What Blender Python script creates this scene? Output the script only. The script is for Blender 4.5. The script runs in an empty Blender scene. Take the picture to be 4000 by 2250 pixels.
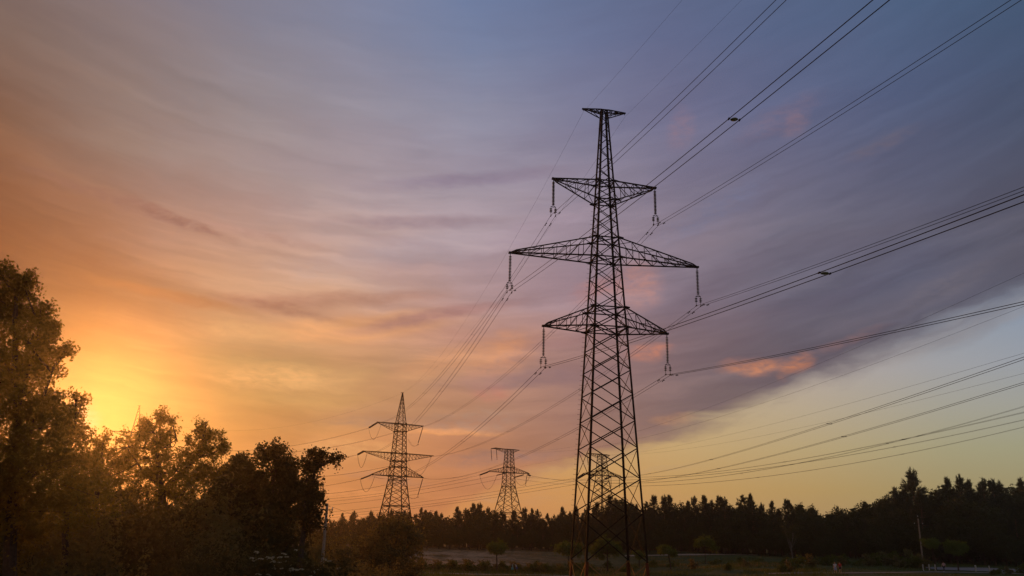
import bpy, bmesh, math, random
import numpy as np
from mathutils import Vector, Matrix, noise as mnoise
R = math.radians
random.seed(3); rs = np.random.RandomState(11)
sc = bpy.context.scene
col = sc.collection

# ------------------------------------------------------------------ camera
PITCH, ROLL = .2896, .0247
cam_d = bpy.data.cameras.new('camera'); cam = bpy.data.objects.new('camera', cam_d); col.objects.link(cam)
cam_d.sensor_width = 36; cam_d.lens = 3192.5 / 4000 * 36
cam_d.clip_start = .5; cam_d.clip_end = 6000
_F = Vector((0, math.cos(PITCH), math.sin(PITCH))); _X = Vector((1, 0, 0)); _U = Vector((0, -math.sin(PITCH), math.cos(PITCH)))
_R2 = _X*math.cos(ROLL) + _U*math.sin(ROLL); _U2 = -_X*math.sin(ROLL) + _U*math.cos(ROLL)
m = Matrix((_R2, _U2, -_F)).transposed().to_4x4(); m.translation = Vector((0, 0, 7.2))
cam.matrix_world = m
sc.camera = cam
sc.view_settings.view_transform = 'Standard'; sc.view_settings.look = 'None'
sc.view_settings.exposure = 0; sc.view_settings.gamma = 1
sc.cycles.volume_bounces = 0; sc.cycles.max_bounces = 6
sc.cycles.transparent_max_bounces = 16

# ------------------------------------------------------------------ baked survey data (metres, degrees)
CLOUD=[[(0.4194, 0.1433, 0.0296), (0.3865, 0.1321, 0.0276), (0.2724, 0.0934, 0.0208), (0.276, 0.0958, 0.0188), (0.3322, 0.1179, 0.028), (0.5493, 0.1954, 0.0662), (0.5753, 0.2104, 0.0807), (0.5223, 0.2056, 0.0941), (0.417, 0.1989, 0.1084), (0.365, 0.1997, 0.1119), (0.3661, 0.2001, 0.112), (0.3668, 0.2003, 0.112), (0.3671, 0.2004, 0.1121), (0.3673, 0.2005, 0.1121)], [(0.2979, 0.1136, 0.021), (0.2891, 0.1056, 0.0177), (0.2203, 0.0787, 0.0138), (0.2524, 0.0945, 0.0168), (0.335, 0.1249, 0.0276), (0.5467, 0.2014, 0.0664), (0.5644, 0.2092, 0.0823), (0.4941, 0.2014, 0.0966), (0.3913, 0.1943, 0.1109), (0.3501, 0.196, 0.1146), (0.3544, 0.1973, 0.114), (0.3589, 0.1985, 0.1133), (0.3635, 0.1996, 0.1127), (0.3673, 0.2005, 0.1121)], [(0.1973, 0.1039, 0.0353), (0.1785, 0.0919, 0.0286), (0.1652, 0.0709, 0.0172), (0.2144, 0.0961, 0.0212), (0.3329, 0.1378, 0.0283), (0.5376, 0.21, 0.0684), (0.5451, 0.2073, 0.0858), (0.4394, 0.193, 0.1019), (0.3278, 0.1828, 0.1176), (0.3006, 0.1841, 0.1236), (0.3022, 0.1847, 0.1235), (0.3019, 0.1847, 0.1238), (0.2994, 0.1841, 0.1244), (0.2912, 0.1817, 0.1258)], [(0.2828, 0.1166, 0.029), (0.2321, 0.1064, 0.0301), (0.1497, 0.0703, 0.0236), (0.177, 0.104, 0.0354), (0.3222, 0.1662, 0.0385), (0.5511, 0.2383, 0.0845), (0.5207, 0.2134, 0.1029), (0.3874, 0.1874, 0.1228), (0.2672, 0.1687, 0.1384), (0.226, 0.1612, 0.1404), (0.2085, 0.1554, 0.141), (0.2001, 0.1525, 0.1429), (0.1856, 0.1475, 0.1463), (0.173, 0.1418, 0.1482)], [(0.2874, 0.1043, 0.024), (0.2668, 0.1049, 0.0254), (0.1793, 0.0735, 0.0212), (0.2091, 0.1225, 0.0425), (0.3111, 0.1988, 0.0657), (0.5503, 0.2865, 0.1045), (0.4956, 0.233, 0.1264), (0.3546, 0.186, 0.143), (0.2328, 0.1549, 0.149), (0.1785, 0.1372, 0.1437), (0.1566, 0.1293, 0.145), (0.1501, 0.1308, 0.151), (0.1398, 0.1257, 0.1525), (0.1332, 0.1229, 0.1528)], [(0.2814, 0.0899, 0.0214), (0.2747, 0.0961, 0.0223), (0.1981, 0.0763, 0.0193), (0.2132, 0.1077, 0.0378), (0.347, 0.2284, 0.0934), (0.5634, 0.3089, 0.128), (0.4875, 0.2555, 0.1583), (0.3444, 0.1914, 0.1654), (0.2181, 0.1458, 0.1538), (0.1502, 0.1182, 0.1403), (0.1294, 0.1111, 0.1396), (0.1299, 0.1217, 0.1528), (0.1256, 0.12, 0.1528), (0.1111, 0.1066, 0.1402)], [(0.2605, 0.0829, 0.0248), (0.2682, 0.0837, 0.0205), (0.2316, 0.0777, 0.0188), (0.2333, 0.1025, 0.0466), (0.4644, 0.2562, 0.1282), (0.6033, 0.2977, 0.1576), (0.53, 0.2749, 0.2048), (0.3845, 0.2151, 0.1998), (0.2243, 0.1521, 0.1685), (0.1335, 0.1107, 0.1435), (0.1132, 0.1019, 0.1352), (0.1116, 0.1071, 0.1408), (0.0994, 0.0951, 0.1289), (0.0953, 0.0889, 0.1196)], [(0.2384, 0.0924, 0.0405), (0.2498, 0.082, 0.0267), (0.2392, 0.07, 0.0185), (0.2958, 0.1214, 0.0578), (0.5367, 0.3031, 0.1883), (0.6205, 0.3757, 0.2655), (0.5148, 0.3431, 0.3254), (0.3699, 0.2504, 0.2791), (0.2368, 0.1808, 0.2248), (0.1418, 0.1278, 0.1759), (0.105, 0.1048, 0.1574), (0.0951, 0.0892, 0.1205), (0.0953, 0.0869, 0.1151), (0.0865, 0.0868, 0.1237)], [(0.2274, 0.1174, 0.072), (0.2332, 0.0952, 0.0447), (0.2328, 0.082, 0.0314), (0.3181, 0.1511, 0.0945), (0.4488, 0.2653, 0.2112), (0.4926, 0.34, 0.31), (0.4522, 0.3409, 0.3651), (0.3441, 0.2606, 0.3098), (0.2492, 0.1986, 0.2515), (0.1664, 0.1504, 0.201), (0.1224, 0.1168, 0.1643), (0.0884, 0.0867, 0.1215), (0.0812, 0.0868, 0.1295), (0.0729, 0.0888, 0.146)], [(0.1982, 0.1403, 0.1274), (0.2203, 0.1208, 0.0807), (0.2278, 0.1033, 0.055), (0.3184, 0.2101, 0.1651), (0.3782, 0.2863, 0.272), (0.4027, 0.3235, 0.3464), (0.3699, 0.3142, 0.3719), (0.2857, 0.2401, 0.309), (0.2125, 0.1837, 0.2567), (0.1492, 0.1433, 0.2203), (0.1044, 0.1122, 0.1828), (0.075, 0.0879, 0.1405), (0.0692, 0.0902, 0.1554), (0.063, 0.096, 0.1721)], [(0.1991, 0.1406, 0.1274), (0.1978, 0.1402, 0.1273), (0.2082, 0.1299, 0.1021), (0.2613, 0.1919, 0.178), (0.2853, 0.2404, 0.2564), (0.3161, 0.2842, 0.3371), (0.2802, 0.2738, 0.3632), (0.2191, 0.2119, 0.3128), (0.1674, 0.1634, 0.2668), (0.1209, 0.1357, 0.2403), (0.088, 0.1134, 0.2081), (0.0648, 0.0936, 0.167), (0.0606, 0.099, 0.1784), (0.0599, 0.1001, 0.1808)], [(0.1997, 0.1408, 0.1275), (0.1991, 0.1406, 0.1274), (0.2054, 0.1472, 0.1377), (0.2294, 0.1866, 0.2095), (0.2267, 0.217, 0.2791), (0.2266, 0.2399, 0.341), (0.1875, 0.223, 0.352), (0.1564, 0.1829, 0.3092), (0.1262, 0.1464, 0.2613), (0.0958, 0.1279, 0.2341), (0.0783, 0.1191, 0.2172), (0.0603, 0.1007, 0.182), (0.0598, 0.1001, 0.1808), (0.0599, 0.1001, 0.1808)], [(0.2002, 0.141, 0.1275), (0.1999, 0.1409, 0.1275), (0.2155, 0.1564, 0.1513), (0.2289, 0.1914, 0.2206), (0.2173, 0.2174, 0.2953), (0.1885, 0.2257, 0.3652), (0.1396, 0.1995, 0.3612), (0.119, 0.1662, 0.2969), (0.1043, 0.1382, 0.245), (0.0887, 0.1248, 0.2261), (0.0795, 0.1203, 0.2182), (0.0631, 0.104, 0.1885), (0.0599, 0.1001, 0.1808), (0.0599, 0.1002, 0.1808)]]
CLEAR=[[(0.5704, 0.2093, 0.0673), (0.5375, 0.1981, 0.0653), (0.4234, 0.1593, 0.0585), (0.359, 0.1313, 0.043), (0.359, 0.1371, 0.0545), (0.5304, 0.1964, 0.0656), (0.5849, 0.2256, 0.0759), (0.5794, 0.2536, 0.0932), (0.5065, 0.263, 0.1151), (0.4165, 0.2557, 0.1195), (0.3589, 0.2594, 0.1238), (0.3425, 0.2644, 0.1301), (0.3429, 0.2645, 0.1301), (0.3431, 0.2646, 0.1301)], [(0.6033, 0.2526, 0.0782), (0.5666, 0.2328, 0.0741), (0.4379, 0.1846, 0.0651), (0.3718, 0.1458, 0.0458), (0.3698, 0.1504, 0.0585), (0.5439, 0.2124, 0.0699), (0.6003, 0.239, 0.0798), (0.5943, 0.2697, 0.0953), (0.5206, 0.2786, 0.1134), (0.4306, 0.2673, 0.1194), (0.3623, 0.2645, 0.1257), (0.3415, 0.267, 0.1324), (0.3424, 0.2657, 0.1312), (0.3431, 0.2646, 0.1301)], [(0.602, 0.293, 0.0899), (0.5627, 0.2646, 0.0822), (0.3997, 0.1994, 0.07), (0.379, 0.1627, 0.0493), (0.379, 0.1596, 0.0594), (0.5532, 0.2348, 0.076), (0.6235, 0.2633, 0.0868), (0.6251, 0.3041, 0.0997), (0.5548, 0.3201, 0.1098), (0.4711, 0.3069, 0.119), (0.3718, 0.2919, 0.1371), (0.3338, 0.2876, 0.1509), (0.3338, 0.2888, 0.1519), (0.3336, 0.2923, 0.1565)], [(0.575, 0.339, 0.1298), (0.5625, 0.3171, 0.1122), (0.4309, 0.2533, 0.0915), (0.3756, 0.1837, 0.0567), (0.379, 0.1791, 0.067), (0.5632, 0.2733, 0.0857), (0.6237, 0.3156, 0.1031), (0.6152, 0.3536, 0.1322), (0.5677, 0.3733, 0.1642), (0.4875, 0.3654, 0.1843), (0.3813, 0.3416, 0.2035), (0.3299, 0.3343, 0.2243), (0.3296, 0.3427, 0.2387), (0.3307, 0.3442, 0.2632)], [(0.5041, 0.3253, 0.167), (0.5434, 0.3336, 0.1423), (0.4487, 0.2967, 0.1238), (0.3596, 0.2058, 0.0748), (0.3639, 0.2358, 0.0982), (0.5608, 0.3143, 0.1098), (0.6054, 0.3517, 0.1264), (0.5958, 0.3774, 0.1607), (0.5539, 0.3991, 0.2168), (0.4847, 0.3886, 0.265), (0.3813, 0.3594, 0.294), (0.3328, 0.3442, 0.3182), (0.3342, 0.3443, 0.3481), (0.3096, 0.3347, 0.3707)], [(0.3596, 0.2786, 0.2221), (0.4447, 0.3064, 0.1816), (0.4455, 0.3043, 0.1524), (0.3442, 0.2067, 0.1162), (0.3872, 0.2782, 0.1267), (0.549, 0.3386, 0.1367), (0.5763, 0.3696, 0.1561), (0.566, 0.3796, 0.1883), (0.5188, 0.4001, 0.2607), (0.4622, 0.3854, 0.336), (0.3607, 0.3561, 0.3681), (0.2935, 0.3283, 0.382), (0.2706, 0.319, 0.3995), (0.2413, 0.2981, 0.3907)], [(0.292, 0.2546, 0.2566), (0.3295, 0.2682, 0.2309), (0.3575, 0.2775, 0.1951), (0.2907, 0.2391, 0.1636), (0.4119, 0.2935, 0.1565), (0.5322, 0.3411, 0.1625), (0.5465, 0.3661, 0.1933), (0.5231, 0.3694, 0.2294), (0.4671, 0.3864, 0.303), (0.4198, 0.3775, 0.37), (0.3195, 0.3417, 0.3909), (0.2423, 0.299, 0.3914), (0.2204, 0.2813, 0.3783), (0.1892, 0.2556, 0.3587)], [(0.2936, 0.2552, 0.2567), (0.2859, 0.2526, 0.2562), (0.2641, 0.2453, 0.2523), (0.2661, 0.2468, 0.2203), (0.3453, 0.2736, 0.2036), (0.4164, 0.302, 0.201), (0.4394, 0.3218, 0.2196), (0.431, 0.3305, 0.2521), (0.39, 0.3428, 0.3109), (0.3311, 0.3255, 0.3494), (0.2475, 0.2877, 0.3623), (0.1931, 0.2589, 0.3613), (0.1695, 0.2389, 0.3458), (0.1677, 0.2373, 0.3445)], [(0.295, 0.2557, 0.2568), (0.2903, 0.2541, 0.2565), (0.2784, 0.25, 0.2558), (0.2621, 0.2445, 0.2548), (0.2715, 0.2477, 0.2554), (0.3007, 0.2584, 0.2499), (0.3233, 0.2693, 0.2484), (0.3276, 0.2823, 0.272), (0.3062, 0.2908, 0.3117), (0.2426, 0.2687, 0.3241), (0.1844, 0.2378, 0.3347), (0.1676, 0.2373, 0.3445), (0.1677, 0.2373, 0.3445), (0.1678, 0.2374, 0.3445)], [(0.2961, 0.2561, 0.2568), (0.2935, 0.2552, 0.2567), (0.2887, 0.2535, 0.2564), (0.284, 0.2519, 0.2561), (0.2865, 0.2528, 0.2563), (0.292, 0.2547, 0.2566), (0.2954, 0.2558, 0.2568), (0.297, 0.2673, 0.279), (0.2851, 0.2771, 0.3118), (0.2353, 0.263, 0.3212), (0.1871, 0.2393, 0.3336), (0.1677, 0.2373, 0.3445), (0.1678, 0.2373, 0.3445), (0.1678, 0.2374, 0.3445)], [(0.297, 0.2564, 0.2569), (0.2957, 0.2559, 0.2568), (0.2938, 0.2553, 0.2567), (0.2924, 0.2548, 0.2566), (0.2931, 0.255, 0.2567), (0.295, 0.2557, 0.2568), (0.2966, 0.2562, 0.2569), (0.2975, 0.2675, 0.2792), (0.2858, 0.2772, 0.3113), (0.2385, 0.2641, 0.3212), (0.1902, 0.2411, 0.3323), (0.1677, 0.2373, 0.3445), (0.1678, 0.2374, 0.3445), (0.1678, 0.2374, 0.3445)], [(0.2976, 0.2566, 0.2569), (0.297, 0.2564, 0.2569), (0.2963, 0.2561, 0.2568), (0.2958, 0.256, 0.2568), (0.2961, 0.256, 0.2568), (0.2967, 0.2563, 0.2569), (0.2974, 0.2565, 0.2569), (0.2979, 0.2677, 0.2794), (0.2866, 0.2773, 0.3107), (0.2422, 0.2654, 0.3212), (0.1937, 0.2431, 0.3309), (0.1684, 0.2374, 0.3441), (0.1678, 0.2374, 0.3445), (0.1679, 0.2374, 0.3445)], [(0.2981, 0.2567, 0.257), (0.2978, 0.2566, 0.2569), (0.2976, 0.2566, 0.2569), (0.2974, 0.2565, 0.2569), (0.2975, 0.2565, 0.2569), (0.2977, 0.2566, 0.2569), (0.298, 0.2567, 0.257), (0.2982, 0.2679, 0.2796), (0.2875, 0.2773, 0.31), (0.2468, 0.267, 0.3212), (0.1982, 0.2456, 0.3291), (0.1715, 0.2374, 0.3423), (0.1679, 0.2374, 0.3445), (0.1679, 0.2374, 0.3445)]]
ELS=[-2, 1, 3, 5.5, 8, 10.5, 13, 16, 19.5, 23.5, 28, 33, 39]
AZS=[-52, -44, -36, -28, -20, -12, -4, 4, 12, 20, 28, 36, 44, 52]
EDGE=[(-8.13, -0.26), (-1.4, 2.57), (2.07, 3.84), (4.69, 4.54), (7.31, 5.3), (9.93, 6.18), (12.51, 6.56), (15.07, 7.28), (17.27, 8.09), (19.3, 9.13), (21.76, 10.04), (24.46, 10.73), (27.23, 11.44), (30.2, 12.22), (33.07, 13.24)]
BLOBS=[(17.12, 11.09, 2.37, 0.57, 4, (0.5776, 0.2307, 0.1221), 0.7), (19.25, 10.81, 1.0, 0.36, 30, (0.6105, 0.2423, 0.1221), 0.35), (15.46, 11.45, 1.03, 0.3, 10, (0.402, 0.1878, 0.15), 0.4), (19.94, 11.21, 0.99, 0.65, 20, (0.6105, 0.2232, 0.1022), 0.5), (8.93, 16.88, 1.75, 1.76, 10, (0.5647, 0.2705, 0.2232), 0.5), (6.16, 16.56, 2.04, 0.89, 15, (0.4851, 0.2232, 0.2051), 0.5), (12.44, 27.38, 1.05, 1.52, -10, (0.3095, 0.1812, 0.2159), 0.3), (19.67, 27.37, 3.25, 0.8, 20, (0.2384, 0.162, 0.2159), 0.3), (26.43, 24.76, 2.5, 0.53, 15, (0.1812, 0.1384, 0.162), 0.3), (20.69, 26.74, 1.25, 0.72, 30, (0.3231, 0.1878, 0.2086), 0.3), (-0.78, 11.29, 3.09, 1.34, 30, (0.6105, 0.2831, 0.1714), 0.55), (-0.26, 12.38, 1.1, 1.07, 0, (0.6795, 0.305, 0.1714), 0.4), (-1.26, 9.33, 1.44, 0.71, 5, (0.5457, 0.2051, 0.1413), 0.5), (9.73, 12.18, 1.61, 0.61, 5, (0.5776, 0.2232, 0.1413), 0.6), (1.61, 10.28, 6.32, 0.71, 6, (0.2623, 0.1559, 0.1714), 0.45), (-3.52, 11.56, 5.45, 1.07, 18, (0.7305, 0.3278, 0.1413), 0.4), (-10.86, 13.32, 6.8, 0.96, 8, (0.7529, 0.3515, 0.1413), 0.55), (-5.48, 14.33, 6.43, 0.53, 12, (0.3763, 0.1878, 0.1714), 0.6), (-13.67, 15.04, 8.9, 0.6, 6, (0.402, 0.1878, 0.1274), 0.5), (-23.6, 19.33, 3.85, 0.41, -14, (0.2623, 0.1221, 0.1022), 0.6), (-28.47, 19.93, 4.75, 0.37, -8, (0.2423, 0.1144, 0.0908), 0.4), (-17.61, 18.98, 4.42, 0.42, -6, (0.3515, 0.1878, 0.1559), 0.3), (-23.68, 14.29, 5.68, 0.47, -6, (0.3763, 0.1413, 0.0452), 0.5), (-16.22, 14.28, 3.48, 0.47, -8, (0.3763, 0.1714, 0.1144), 0.5), (-6.8, 20.87, 6.63, 0.5, 4, (0.2623, 0.1812, 0.2159), 0.45), (-2.15, 24.11, 7.36, 0.53, 6, (0.2423, 0.1878, 0.2623), 0.5), (-4.83, 19.55, 8.51, 1.07, 10, (0.4287, 0.3419, 0.3763), 0.4), (1.81, 20.66, 4.96, 1.07, 18, (0.4125, 0.305, 0.3763), 0.35), (-12.98, 17.2, 4.52, 1.04, 4, (0.5149, 0.3515, 0.305), 0.4), (-4.19, 6.44, 3.86, 0.28, 1, (0.807, 0.3278, 0.1144), 0.75), (-8.62, 6.96, 4.52, 0.38, 2, (0.2623, 0.1559, 0.1274), 0.45), (-11.06, 4.98, 3.39, 0.67, 0, (0.7529, 0.3763, 0.1413), 0.5), (-7.78, 7.52, 5.25, 1.04, 5, (0.5149, 0.2623, 0.1413), 0.4), (-2.09, 7.37, 4.07, 0.97, 4, (0.4287, 0.2542, 0.1812), 0.5), (-15.71, 9.49, 4.75, 1.0, 4, (0.7605, 0.402, 0.1559), 0.4), (-0.59, 4.81, 4.53, 0.61, 5, (0.2623, 0.15, 0.1413), 0.5), (-8.36, 3.22, 3.05, 0.34, -5, (0.3763, 0.1812, 0.1221), 0.4), (-9.99, 2.16, 4.16, 0.33, 0, (0.7758, 0.305, 0.1022), 0.4), (-27.24, 5.97, 1.02, 1.09, 0, (0.1878, 0.1714, 0.1812), 0.6), (-18.56, 12.51, 3.38, 0.66, 0, (0.6105, 0.3515, 0.1559), 0.35), (29.16, 15.34, 3.05, 0.73, 20, (0.1714, 0.15, 0.1812), 0.3), (22.77, 12.48, 2.59, 0.35, 18, (0.3763, 0.1878, 0.1559), 0.25), (14.95, 21.71, 4.75, 1.02, 25, (0.1714, 0.1878, 0.305), 0.3), (11.17, 7.56, 1.55, 0.43, 0, (0.6105, 0.305, 0.1559), 0.4), (17.6, 8.17, 2.65, 0.2, 3, (0.402, 0.305, 0.2623), 0.5)]
NEARWIRES=[('UL', [3.697, 71.588, 35.733, 0.198669, -0.980067, 110.0, -0.147177, 0.00045], [-0.267499, 0.963558, 132.444, -0.172088, 0.001071]), ('UR', [13.614, 73.195, 35.592, 0.198669, -0.980067, 110.0, -0.139245, 0.00045], [-0.255923, 0.966697, 136.299, -0.123812, 0.0007]), ('ML', [-0.22874, 70.951, 28.003, 0.198669, -0.980067, 110.0, -0.142708, 0.00045], [-0.260129, 0.965574, 131.315, -0.163836, 0.001051]), ('MR', [17.539, 73.832, 27.882, 0.198669, -0.980067, 110.0, -0.121909, 0.00045], [-0.263069, 0.964777, 137.423, -0.111399, 0.000638]), ('LL', [2.942, 71.465, 21.229, 0.198669, -0.980067, 110.0, -0.124523, 0.00045], [-0.267141, 0.963657, 132.192, -0.137292, 0.000922]), ('LR', [14.368, 73.318, 21.156, 0.198669, -0.980067, 110.0, -0.115198, 0.00045], [-0.256292, 0.966599, 136.55, -0.104424, 0.00066]), ('GL', [6.582, 72.055, 46.899, 0.198669, -0.980067, 110.0, -0.176588, 0.00035], [-0.246576, 0.969124, 134.167, -0.191776, 0.001024]), ('GR', [10.728, 72.728, 46.813, 0.198669, -0.980067, 110.0, -0.157298, 0.00035], [-0.276578, 0.960992, 134.603, -0.174729, 0.0009])]
FARWIRES=[('pale earth wire between the peaks of the two pointed pylons', 0, [-26.412, 202.0, 39.523, -0.91342, 0.407018, 88.448, -0.324472, 0.003297]), ('twin cable leaving upper left arm of the pointed pylon by the wood', 1, [-33.936, 200.0, 30.455, -0.90117, 0.433465, 87.666, -0.227811, 0.002771]), ('twin cable leaving the upper right side of the pointed pylon by the wood', 1, [-27.799, 201.0, 29.611, -0.893311, 0.449438, 82.325, -0.222797, 0.003068]), ('twin cable leaving the middle left arm of the pointed pylon by the wood', 1, [-35.93, 199.0, 23.961, -0.896377, 0.443292, 87.978, -0.192655, 0.002519]), ('twin cable leaving the middle right side of the pointed pylon by the wood', 1, [-26.996, 201.0, 21.989, -0.887744, 0.460337, 80.376, -0.186535, 0.003049]), ('twin cable leaving the lower left arm of the pointed pylon by the wood', 1, [-34.879, 199.0, 18.25, -0.893015, 0.450027, 86.662, -0.174933, 0.002553]), ('twin cable leaving the lower right side of the pointed pylon by the wood', 1, [-23.405, 201.0, 18.646, -0.898592, 0.438785, 84.324, -0.217682, 0.003105]), ('cable pair running left from the left arm tip of the lone middle pylon', 1, [-8.462, 254.0, 23.386, -0.780263, 0.625451, 73.547, -0.15183, 0.000814]), ('cable pair running left from mid left arm of the lone middle pylon', 1, [-3.411, 254.0, 23.432, -0.804659, 0.593738, 77.475, -0.148003, 0.0006]), ('cable pair running left from the right arm of the lone middle pylon', 1, [-1.212071, 254.0, 22.575, -0.81386, 0.581062, 79.165, -0.14811, 0.000557]), ('cable pair running left from left arm tip of the pylon behind the nearest', 1, [21.038, 249.0, 23.031, -0.787855, 0.61586, 115.286, -0.126401, 0.000289]), ('cable pair running left from the body of the pylon behind the nearest', 1, [24.619, 249.0, 22.969, -0.798932, 0.601421, 118.054, -0.14025, 0.000349]), ('cable pair running left from right arm of the pylon behind the nearest', 1, [29.035, 249.0, 22.704, -0.811595, 0.58422, 121.529, -0.133525, 0.00025]), ('faint earth wire running left from the pylon behind the nearest', 0, [23.492, 249.0, 29.987, -0.797252, 0.603646, 117.619, -0.133713, 0.00025]), ('cable pair sagging right from the right arm tip of the lone middle pylon', 1, [6.923, 254.0, 23.606, 0.410638, -0.911798, 155.736, -0.132296, 0.000922]), ('cable pair sagging right from mid arm of the lone middle pylon', 1, [3.742, 254.0, 23.301, 0.502826, -0.864387, 149.239, -0.098756, 0.000757]), ('lowest cable pair at the right edge, from the lone middle pylon', 1, [2.204, 254.0, 22.582, 0.58918, -0.808002, 143.564, -0.122975, 0.001028]), ('higher of two earth wires from the lone middle pylon to the right edge', 0, [3.278, 255.0, 31.192, 0.183027, -0.983108, 198.351, -0.10189, 0.000415]), ('lower of two earth wires from the lone middle pylon to the right edge', 0, [2.021, 255.0, 31.084, 0.212283, -0.977208, 193.408, -0.113746, 0.000462]), ('cable pair running right from right arm tip of the pylon behind the nearest', 1, [35.217, 249.0, 23.522, 0.174044, -0.984738, 153.34, -0.060901, 0.000349]), ('wide cable pair with spacers, highest of those from the pylon behind the nearest', 1, [30.487, 249.0, 23.185, -0.001504, -0.999999, 202.0, -0.060411, 0.000164]), ('wide cable pair with spacers, second from the pylon behind the nearest', 1, [27.277, 249.0, 21.771, 0.047097, -0.99889, 192.213, -0.065961, 0.000244]), ('higher faint earth wire running right from the pylon behind the nearest', 0, [30.788, 249.0, 29.937, 0.048557, -0.99882, 187.221, -0.077683, 0.000172]), ('lower faint earth wire running right from the pylon behind the nearest', 0, [28.867, 249.0, 29.815, 0.108988, -0.994043, 175.043, -0.088474, 0.000266])]
TOPS=[(-48.6, 235.0, 6.3), (-46.4, 241.3, 8.2), (-42.2, 235.8, 8.9), (-40.8, 242.6, 8.2), (-38.1, 239.0, 9.2), (-35.5, 240.5, 9.8), (-32.8, 242.3, 9.8), (-30.4, 240.3, 10.3), (-27.3, 238.7, 9.4), (-23.7, 238.2, 10.4), (-21.4, 237.6, 10.3), (-20.1, 243.7, 9.6), (-18.4, 241.3, 9.0), (-13.7, 239.4, 10.7), (-11.8, 246.2, 10.6), (-9.4, 241.0, 11.8), (-7.7, 242.5, 12.1), (-3.9, 241.9, 11.2), (-1.4, 245.3, 10.1), (2.3, 245.3, 10.2), (5.3, 245.9, 11.0), (7.1, 243.1, 10.8), (8.9, 243.6, 10.6), (11.8, 241.4, 9.6), (13.9, 240.7, 10.3), (15.6, 237.9, 11.3), (17.6, 236.7, 10.1), (19.9, 242.7, 11.4), (22.7, 240.8, 10.9), (24.7, 232.0, 12.2), (28.1, 227.9, 13.9), (31.1, 227.3, 13.9), (33.9, 230.0, 11.9), (35.5, 229.5, 11.5), (36.4, 221.1, 11.9), (39.1, 224.5, 13.7), (40.6, 217.3, 13.3), (42.3, 221.2, 13.6), (45.1, 220.0, 13.0), (47.5, 221.6, 12.4), (47.6, 214.0, 13.1), (50.7, 217.9, 13.7), (53.0, 217.4, 12.6), (54.7, 217.1, 13.6), (53.8, 208.1, 12.8), (56.0, 211.7, 12.6), (60.4, 214.7, 13.7), (60.5, 208.6, 13.8), (63.8, 211.1, 11.8), (65.6, 207.6, 12.2), (67.6, 209.3, 10.7), (68.5, 206.3, 12.7), (69.9, 201.5, 12.7), (72.5, 201.3, 12.4), (74.4, 201.0, 10.4), (76.8, 201.7, 10.6), (81.5, 207.6, 12.5), (81.9, 204.2, 12.0), (84.9, 205.2, 12.4), (86.0, 202.5, 13.6), (88.2, 202.6, 13.6), (90.7, 203.8, 14.7), (94.1, 204.1, 15.9), (96.2, 203.5, 15.2), (98.0, 202.3, 20.2), (97.4, 194.9, 14.0), (101.8, 196.6, 17.5), (101.8, 193.3, 17.7), (107.1, 197.6, 18.5), (110.6, 199.6, 17.7), (109.4, 192.6, 17.6), (112.3, 193.5, 17.5), (114.6, 195.0, 17.3), (116.5, 193.6, 17.8), (122.1, 198.2, 18.4), (122.0, 194.2, 18.0)]
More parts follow.
